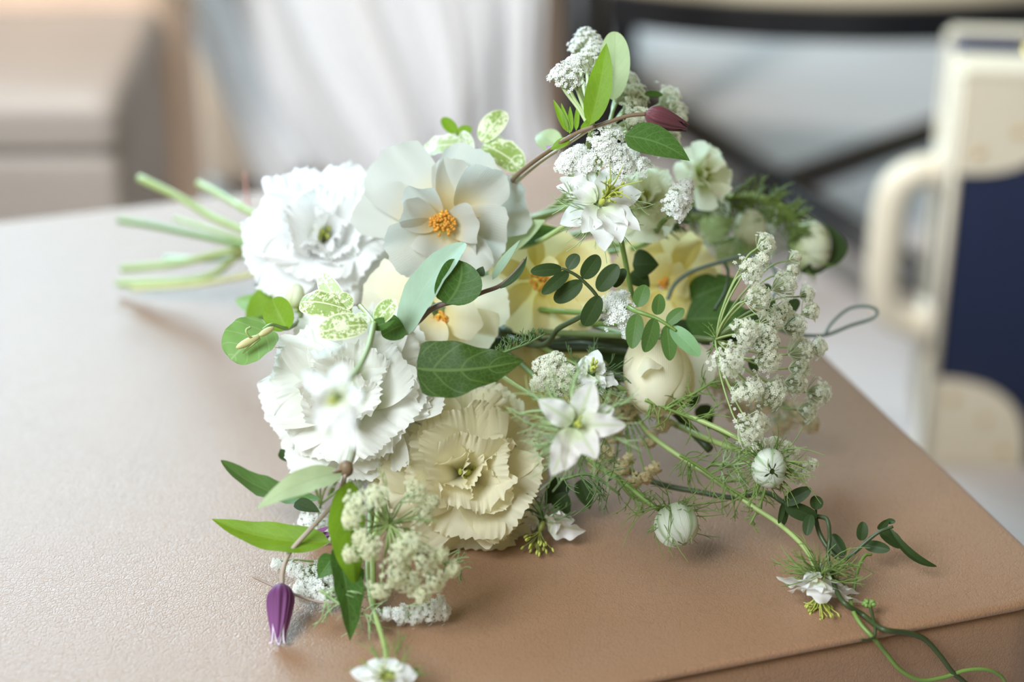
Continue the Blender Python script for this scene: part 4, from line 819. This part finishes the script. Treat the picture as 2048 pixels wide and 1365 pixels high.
# ---------------------------------------------------------------- jasmine vines
def leaflets(root, items, mat, c, jit=0., nrm=(0, .25, 1), **kw):
    rg = np.random.RandomState(len(items)*7)
    for it in items:
        (bx, by), (tx, ty), w = it[:3]; mt = it[3] if len(it) > 3 else mat
        n = (nrm[0] + rg.uniform(-.35, .35), nrm[1] + rg.uniform(-.3, .3), nrm[2]); k = dict(a=.5, b=.5, fold=.16, bend=.05); k.update(kw)
        leaf(root, (bx, by), (tx, ty), w, mt, n, c + rg.uniform(-.2, .2), c + rg.uniform(-.5, .5), 'leaflet', nt=14, nu=9, **k)
v = vine('dark green jasmine sprig of rounded leaflets before the shaded cream rose', 'jasmine_vine', 'vine', (1200, 590), -.5)
tube_part('stem', tp((548, 500, 17), (850, 600, 13), (1060, 690, 6), (1120, 655, 2), (1170, 628, .3), (1196, 600, -.4), (1164, 560, -.6), (1136, 542, -.7), (1122, 537, -.7)), [.0018, .0014, .0009, .0006], STEMD, v, 6)
leaflets(v, [((1124, 538), (1061, 544), 27), ((1136, 539), (1156, 509), 28), ((1137, 544), (1084, 588), 27), ((1165, 557), (1197, 511), 36), ((1164, 563), (1109, 603), 36), ((1196, 582), (1236, 530), 38), ((1228, 575), (1250, 538), 24), ((1199, 592), (1168, 652), 38)], LEAFD, -.6)
v = vine('fresh green jasmine sprig with pointed end leaflet right of the white lace cluster', 'jasmine_vine', 'vine', (1290, 625), -1)
tube_part('stem', tp((548, 500, 17), (850, 590, 13), (1150, 625, 5), (1240, 612, 1), (1270, 622, -.6), (1310, 636, -.9), (1335, 650, -1), (1352, 662, -1)), [.0018, .0014, .0009, .0006], STEM, v, 6)
leaflets(v, [((1276, 614), (1291, 570), 33), ((1314, 630), (1319, 588), 28), ((1334, 648), (1368, 618), 27), ((1274, 628), (1264, 698), 36), ((1309, 637), (1289, 705), 36), ((1333, 651), (1340, 722), 33), ((1342, 654), (1400, 712), 36, leaf_mat('jasmine_pale', (.21, .38, .18), (.32, .48, .28), (.3, .46, .28), .3, 6., .45, .35, False))], LEAFJ, -1., a=.5, b=.56)

v = vine('dark jasmine tendril trailing onto the leather and over the ottoman edge', 'jasmine_vine', 'vine', (1560, 1005), 1.5)
c0 = 3.
tube_part('stem', tp((1180, 900, 7), (1300, 962, 5.5), (1400, 985, 4.8), (1470, 996, 4), (1530, 986, 3.2), (1566, 1005, 2.4), (1600, 1020, 2), (1630, 1032, 1.6), (1654, 1040, 1.2), (1659, 1075, 0), (1656, 1110, -.2), (1660, 1140, -.4)), [.0015, .0012, .0009], STEMD, v, 6)
tube_part('stem', tp((1630, 1034, 1.6), (1640, 1070, 1), (1662, 1104, .6), (1684, 1120, .4), (1706, 1108, .4), (1735, 1082, .3), (1760, 1064, .2), (1786, 1054, .2)), [.0012, .001, .0007], STEMD, v, 6)
leaflets(v, [((1568, 1008), (1622, 978), 30), ((1600, 985), (1620, 978), 10), ((1566, 1008), (1557, 1048), 13), ((1576, 1010), (1566, 1052), 12), ((1570, 1012), (1634, 1036), 34), ((1622, 1030), (1613, 1072), 24), ((1631, 1020), (1632, 992), 29), ((1662, 1070), (1690, 1112), 30), ((1722, 1082), (1726, 1044), 24), ((1728, 1090), (1780, 1100), 25), ((1758, 1062), (1804, 1094), 30), ((1757, 1060), (1776, 1040), 17), ((1772, 1043), (1791, 1044), 12)], LEAFD, .9, a=.45, b=.5, fold=.25)
leaf(v, (1778, 1056), (1874, 1134), 20, LEAFD, (-.2, .6, .8), .2, .4, name='leaflet', a=.6, b=.7, fold=.4, bend=.06, side=-.16)
tube_part('petiole', tp((1631, 1034, 1.6), (1632, 1024, 1.5), (1631, 1014, 1.4)), .0006, STEMD, v, 5)
tube_part('shoot', tp((1742, 1110, .5), (1730, 1112, .3), (1720, 1128, 0), (1713, 1152, -.3), (1708, 1180, -.5)), .0008, STEM, v, 5)
def sd(*pp): return [P(x, y, c) if k == 0 else S(x, y, c/100) for k, x, y, c in pp]
tube_part('stem', [P(1660, 1140, -.4), P(1672, 1180, -1.6), P(1690, 1208, -2.6)] + [P(1725, 1230, -2.2), P(1752, 1252, -2.6)] + [S(1775, 1262, .006), S(1815, 1267, .004), S(1850, 1280, .004), S(1880, 1312, .005), S(1905, 1345, .006), S(1925, 1362, .006), S(1960, 1392, .006)], [.0011, .0013, .0011], STEMD, v, 6)
tube_part('stem', [P(1700, 1195, -1.4), P(1706, 1222, -2.4), P(1722, 1250, -3.0)] + [S(1748, 1278, .005), S(1770, 1305, .004), S(1800, 1340, .005), S(1840, 1361, .006), S(1885, 1356, .006), S(1930, 1342, .006), S(1972, 1340, .006), S(2000, 1352, .006), S(2014, 1372, .006)], [.001, .0011, .0009], STEM, v, 6)
tube_part('tendril', [P(1738, 1205, -2), P(1744, 1230, -2.5), P(1750, 1255, -2.9), S(1748, 1275, .006), S(1732, 1281, .008), S(1722, 1280, .009)], [.0009, .0006], STEMD, v, 5)
m = MB(); rg = np.random.RandomState(4)
for k in range(7): m.ball(P(1738 + rg.uniform(-8, 8), 1208 + rg.uniform(-6, 8), -2.2), .0013, .0013, .0018, rg.normal(size=3), 6, 5)
m.build('flower_buds', STEM, v)['kind'] = 'stuff'

v = vine('dark looping jasmine tendril at the back right, against the pale carpet', 'jasmine_vine', 'vine', (1600, 690), 8)
tube_part('stem', tp((1335, 600, 8), (1350, 568, 8), (1385, 543, 8), (1440, 525, 8), (1500, 512, 8.5), (1545, 535, 8), (1552, 580, 8), (1530, 620, 8), (1560, 660, 9), (1640, 672, 10), (1700, 652, 10.5), (1745, 637, 11), (1754, 622, 11), (1735, 613, 11), (1698, 618, 11), (1665, 645, 10.5), (1648, 672, 10)), [.0011, .0010, .0008], plain('stem_grey_green', (.17, .22, .19), .5), v, 6)
tube_part('stem', tp((1448, 524, 8), (1456, 545, 7.5), (1452, 580, 7), (1430, 620, 6)), .0009, STEMD, v, 6)
leaflets(v, [((1560, 635), (1598, 600), 28), ((1535, 640), (1545, 595), 22), ((1520, 640), (1480, 628), 30), ((1570, 655), (1600, 632), 20), ((1520, 670), (1558, 690), 26), ((1500, 720), (1512, 745), 20), ((1540, 570), (1520, 590), 20)], LEAFD, 4.5, a=.45, b=.5)
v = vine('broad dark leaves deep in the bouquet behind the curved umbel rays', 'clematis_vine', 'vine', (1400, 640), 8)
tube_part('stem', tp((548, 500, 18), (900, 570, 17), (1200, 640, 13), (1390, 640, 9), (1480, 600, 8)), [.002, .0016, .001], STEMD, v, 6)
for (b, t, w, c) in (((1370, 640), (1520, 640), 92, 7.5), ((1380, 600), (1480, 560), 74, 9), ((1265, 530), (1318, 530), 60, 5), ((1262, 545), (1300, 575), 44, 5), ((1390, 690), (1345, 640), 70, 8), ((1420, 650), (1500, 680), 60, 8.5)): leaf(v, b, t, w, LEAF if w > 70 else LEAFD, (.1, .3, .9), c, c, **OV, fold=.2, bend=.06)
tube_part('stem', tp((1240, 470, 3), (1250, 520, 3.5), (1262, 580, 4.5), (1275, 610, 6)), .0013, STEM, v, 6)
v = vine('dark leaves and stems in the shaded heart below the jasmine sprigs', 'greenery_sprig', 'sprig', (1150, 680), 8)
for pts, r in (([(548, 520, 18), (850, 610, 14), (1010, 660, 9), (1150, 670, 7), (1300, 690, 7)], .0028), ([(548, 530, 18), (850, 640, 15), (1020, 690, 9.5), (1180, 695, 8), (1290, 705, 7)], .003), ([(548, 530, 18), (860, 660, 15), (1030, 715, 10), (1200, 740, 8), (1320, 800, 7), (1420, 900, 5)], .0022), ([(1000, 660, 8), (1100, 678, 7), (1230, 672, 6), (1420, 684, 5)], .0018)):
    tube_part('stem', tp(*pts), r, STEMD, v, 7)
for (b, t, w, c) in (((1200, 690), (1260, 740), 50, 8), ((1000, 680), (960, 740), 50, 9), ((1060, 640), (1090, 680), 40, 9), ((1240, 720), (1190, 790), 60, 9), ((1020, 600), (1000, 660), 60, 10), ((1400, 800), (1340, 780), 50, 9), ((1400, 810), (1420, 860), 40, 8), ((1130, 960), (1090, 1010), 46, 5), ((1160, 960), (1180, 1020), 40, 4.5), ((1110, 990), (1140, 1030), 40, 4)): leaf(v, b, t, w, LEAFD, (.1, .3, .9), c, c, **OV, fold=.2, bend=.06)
def fern(root, pts, L, c, n, mat, seed=1, r=.0003, one=False):
    rg = np.random.RandomState(seed); sp = spline([P(x, y, c) for x, y in pts], 10); m = MB(); m.tube(sp, [.0009, .0005], 5)
    for k in range(n):
        i = rg.uniform(.05, .98)*(len(sp)-1); i0 = int(i); p = sp[i0] + (sp[min(len(sp)-1, i0+1)]-sp[i0])*(i-i0); t = nz(sp[min(len(sp)-1, i0+1)]-sp[max(0, i0-1)])
        sdv = nz(np.cross(t, W_))*(1 if (k % 2 or one) else -1); d = nz(sdv + .5*t + .35*rg.normal(size=3)); hairs(m, p, [d], L*(.5+.5*math.sin(math.pi*min(1, i/len(sp)*.9+.1))), rg, r=r, branch=2)
    o = m.build('frond', mat, root); o['kind'] = 'stuff'; return o
v = vine('blurred feathery green frond arching at the right behind the lace', 'fern_frond', 'frond', (1480, 400), 12)
fern(v, [(1380, 405), (1440, 398), (1510, 398), (1560, 415), (1590, 445), (1600, 475)], .014, 12, 130, plain('frond_green', (.13, .19, .03), .6), 3, .00045)
fern(v, [(1310, 480), (1330, 450), (1350, 430), (1360, 410)], .012, 8, 60, HAIRD, 4, .0004)
leaf(v, (1650, 540), (1640, 440), 40, LEAFD, (.4, .1, .8), 12.5, 13, **LA, fold=.4, side=-.35); leaf(v, (1600, 545), (1655, 470), 34, LEAFD, (.3, -.2, .8), 12, 12.5, **LA, fold=.3, side=-.25)
for (b, t, w) in (((1400, 470), (1470, 440), 60), ((1430, 500), (1500, 520), 60), ((1490, 470), (1520, 520), 60)): leaf(v, b, t, w, LEAFP, (.1, .3, .9), 13.5, 13.5, **OV, fold=.2)
v = vine('thin dark comb like frond by the tip of the large veined leaf', 'fern_frond', 'frond', (1030, 700), 0)
fern(v, [(985, 715), (1020, 700), (1052, 688), (1090, 668)], .008, .5, 40, HAIRD, 5, .0003, True)
v = vine('feathery thread foliage along the two lower stems, over the leather', 'fern_frond', 'frond', (1400, 900), 2)
for pts, L, n, mt, sd_ in (([(1290, 800), (1340, 820), (1400, 845), (1460, 875)], .016, 26, HAIR, 11), ([(1360, 910), (1400, 935), (1450, 970), (1510, 1010)], .018, 34, HAIR, 12), ([(1330, 820), (1400, 780), (1430, 760)], .010, 16, HAIR, 13), ([(1420, 930), (1470, 930), (1520, 920)], .014, 22, HAIRL, 14), ([(1230, 950), (1260, 990), (1300, 1010)], .012, 16, HAIR, 15), ([(1530, 980), (1520, 1010), (1500, 1050)], .010, 12, HAIR, 16), ([(1120, 960), (1180, 950), (1240, 990)], .020, 24, HAIRD, 17)):
    fern(v, pts, L, 2.2 if sd_ != 17 else 1., n, mt, sd_)
v = vine('soft thread foliage under the blurred lower left umbel', 'fern_frond', 'frond', (700, 1200), -3)
fern(v, [(640, 1180), (690, 1215), (745, 1235)], .016, -4, 26, HAIRL, 21); fern(v, [(880, 1110), (905, 1130), (925, 1140)], .010, -3, 16, HAIRL, 22)
tube_part('twig', tp((505, 1153, -1.8), (545, 1172, -2), (590, 1190, -2.4), (640, 1205, -2.6), (690, 1206, -2.6)), .0007, plain('twig_mauve_grey', (.35, .26, .22), .6), v, 5)

# ---------------------------------------------------------------- variegated sprigs
v = vine('variegated cream and green sprig standing above the ivory rose', 'variegated_sprig', 'sprig', (960, 310), 6, 'variegated sprigs')
tube_part('stem', tp((548, 500, 17), (800, 440, 13), (920, 350, 8), (955, 300, 6)), [.0014, .001], STEMB, v, 6)
leaf(v, (962, 284), (1012, 226), 50, VAR, (-.2, .3, 1), 6, 6.4, **EL, bend=.1, fold=.2, curl=.05); leaf(v, (966, 290), (1044, 340), 66, VAR, (.2, .4, .9), 6, 5.4, a=.5, b=.4, bend=.12, fold=.15, wave=.05)
leaf(v, (940, 296), (842, 305), 52, VARP, (-.2, .6, .8), 6.5, 7, **EL, bend=.15, fold=.15, wave=.07); leaf(v, (930, 300), (905, 330), 50, VARP, (-.2, .4, .9), 6, 6, **EL, fold=.2); leaf(v, (940, 310), (925, 262), 30, VARP, (0, .4, .9), 6.5, 6.5, **EL, fold=.2); leaf(v, (975, 275), (1000, 300), 42, VARP, (0, .4, .9), 6.2, 6., **EL, fold=.2)
leaf(v, (912, 266), (884, 236), 25, LEAFB, (-.1, .3, .9), 7, 7, **EL, fold=.1); leaf(v, (912, 266), (944, 258), 24, LEAFB, (.1, .3, .9), 7, 7, **EL, fold=.1); tube_part('petiole', tp((912, 264, 7), (918, 290, 7), (930, 310, 7)), .0007, STEM, v, 5)
v = vine('variegated cream and green sprig above the left lisianthus', 'variegated_sprig', 'sprig', (740, 650), -2, 'variegated sprigs')
tube_part('stem', tp((720, 612, 0), (738, 632, -1.8), (750, 648, -2.6)), [.0011, .0009], STEML, v, 6)
leaf(v, (735, 650), (634, 668), 60, VAR, (-.1, .4, .9), -2.5, -3., **EL, bend=.1, fold=.12); leaf(v, (705, 625), (600, 605), 62, VAR, (-.2, .5, .8), -.5, 0., a=.5, b=.35, bend=.15, fold=-.15, wave=.09); leaf(v, (690, 620), (640, 548), 42, VARP, (-.3, .3, .9), 0, .5, **EL, bend=.1, fold=.2); leaf(v, (680, 610), (704, 595), 40, VAR, (.1, .4, .9), -.4, -.4, **EL, bend=.1)
leaf(v, (752, 645), (792, 600), 40, VAR, (.1, .4, .9), -2.2, -2.4, **EL, bend=.08, fold=.2); leaf(v, (740, 645), (708, 632), 26, VARP, (0, .5, .9), -2.4, -2.4, **EL, bend=.08); leaf(v, (745, 655), (790, 640), 30, LEAF, (0, .4, .9), -2.6, -2.4, **OV, fold=.2)

# ---------------------------------------------------------------- cut stems at the left
def cut_stem(label, pts, r, mat):
    p = tp(*pts); v = thing('cut_stem', p[0], label, 'stem', 'cut stem ends'); sp = spline(p, 8); m = MB(); m.tube(sp, [r, r*.92], 8)
    for q in (.3, .62):
        i = int(q*(len(sp)-1)); m.ball(sp[i], r*1.25, r*1.25, r*1.6, sp[i+1]-sp[i], 8, 6)
    m.build('stalk', mat, v); m = MB(); m.ball(sp[0], r*.8, r*.8, r*.15, sp[1]-sp[0], 8, 4); m.build('cut_end', STEML, v)
cut_stem('thick light green cut stem, short, second from the top of the bundle', [(397, 367, 25), (442, 390, 22), (503, 425, 19), (600, 460, 16)], .0021, STEML)
cut_stem('pale cut stem pointing left in the middle of the bundle', [(350, 438, 26), (406, 454, 23), (500, 484, 19), (600, 500, 16)], .0014, STEML)
cut_stem('lowest yellowish cut stem of the bundle, close above the leather', [(262, 578, 28), (400, 568, 25), (510, 548, 20), (600, 530, 16)], .0016, plain('stem_yellowish', (.58, .58, .28), .5, var=.2))
cut_stem('bluish pale green cut stem behind the lower stems', [(330, 516, 29), (420, 520, 25), (510, 512, 20), (600, 500, 16)], .0016, plain('stem_bluish', (.46, .62, .48), .5, var=.2))
cut_stem('slim reddish twig sticking up beside the frilly white lisianthus', [(489, 345, 20), (494, 390, 20), (504, 425, 19), (560, 470, 17)], .0008, plain('twig_red', (.50, .25, .22), .5))
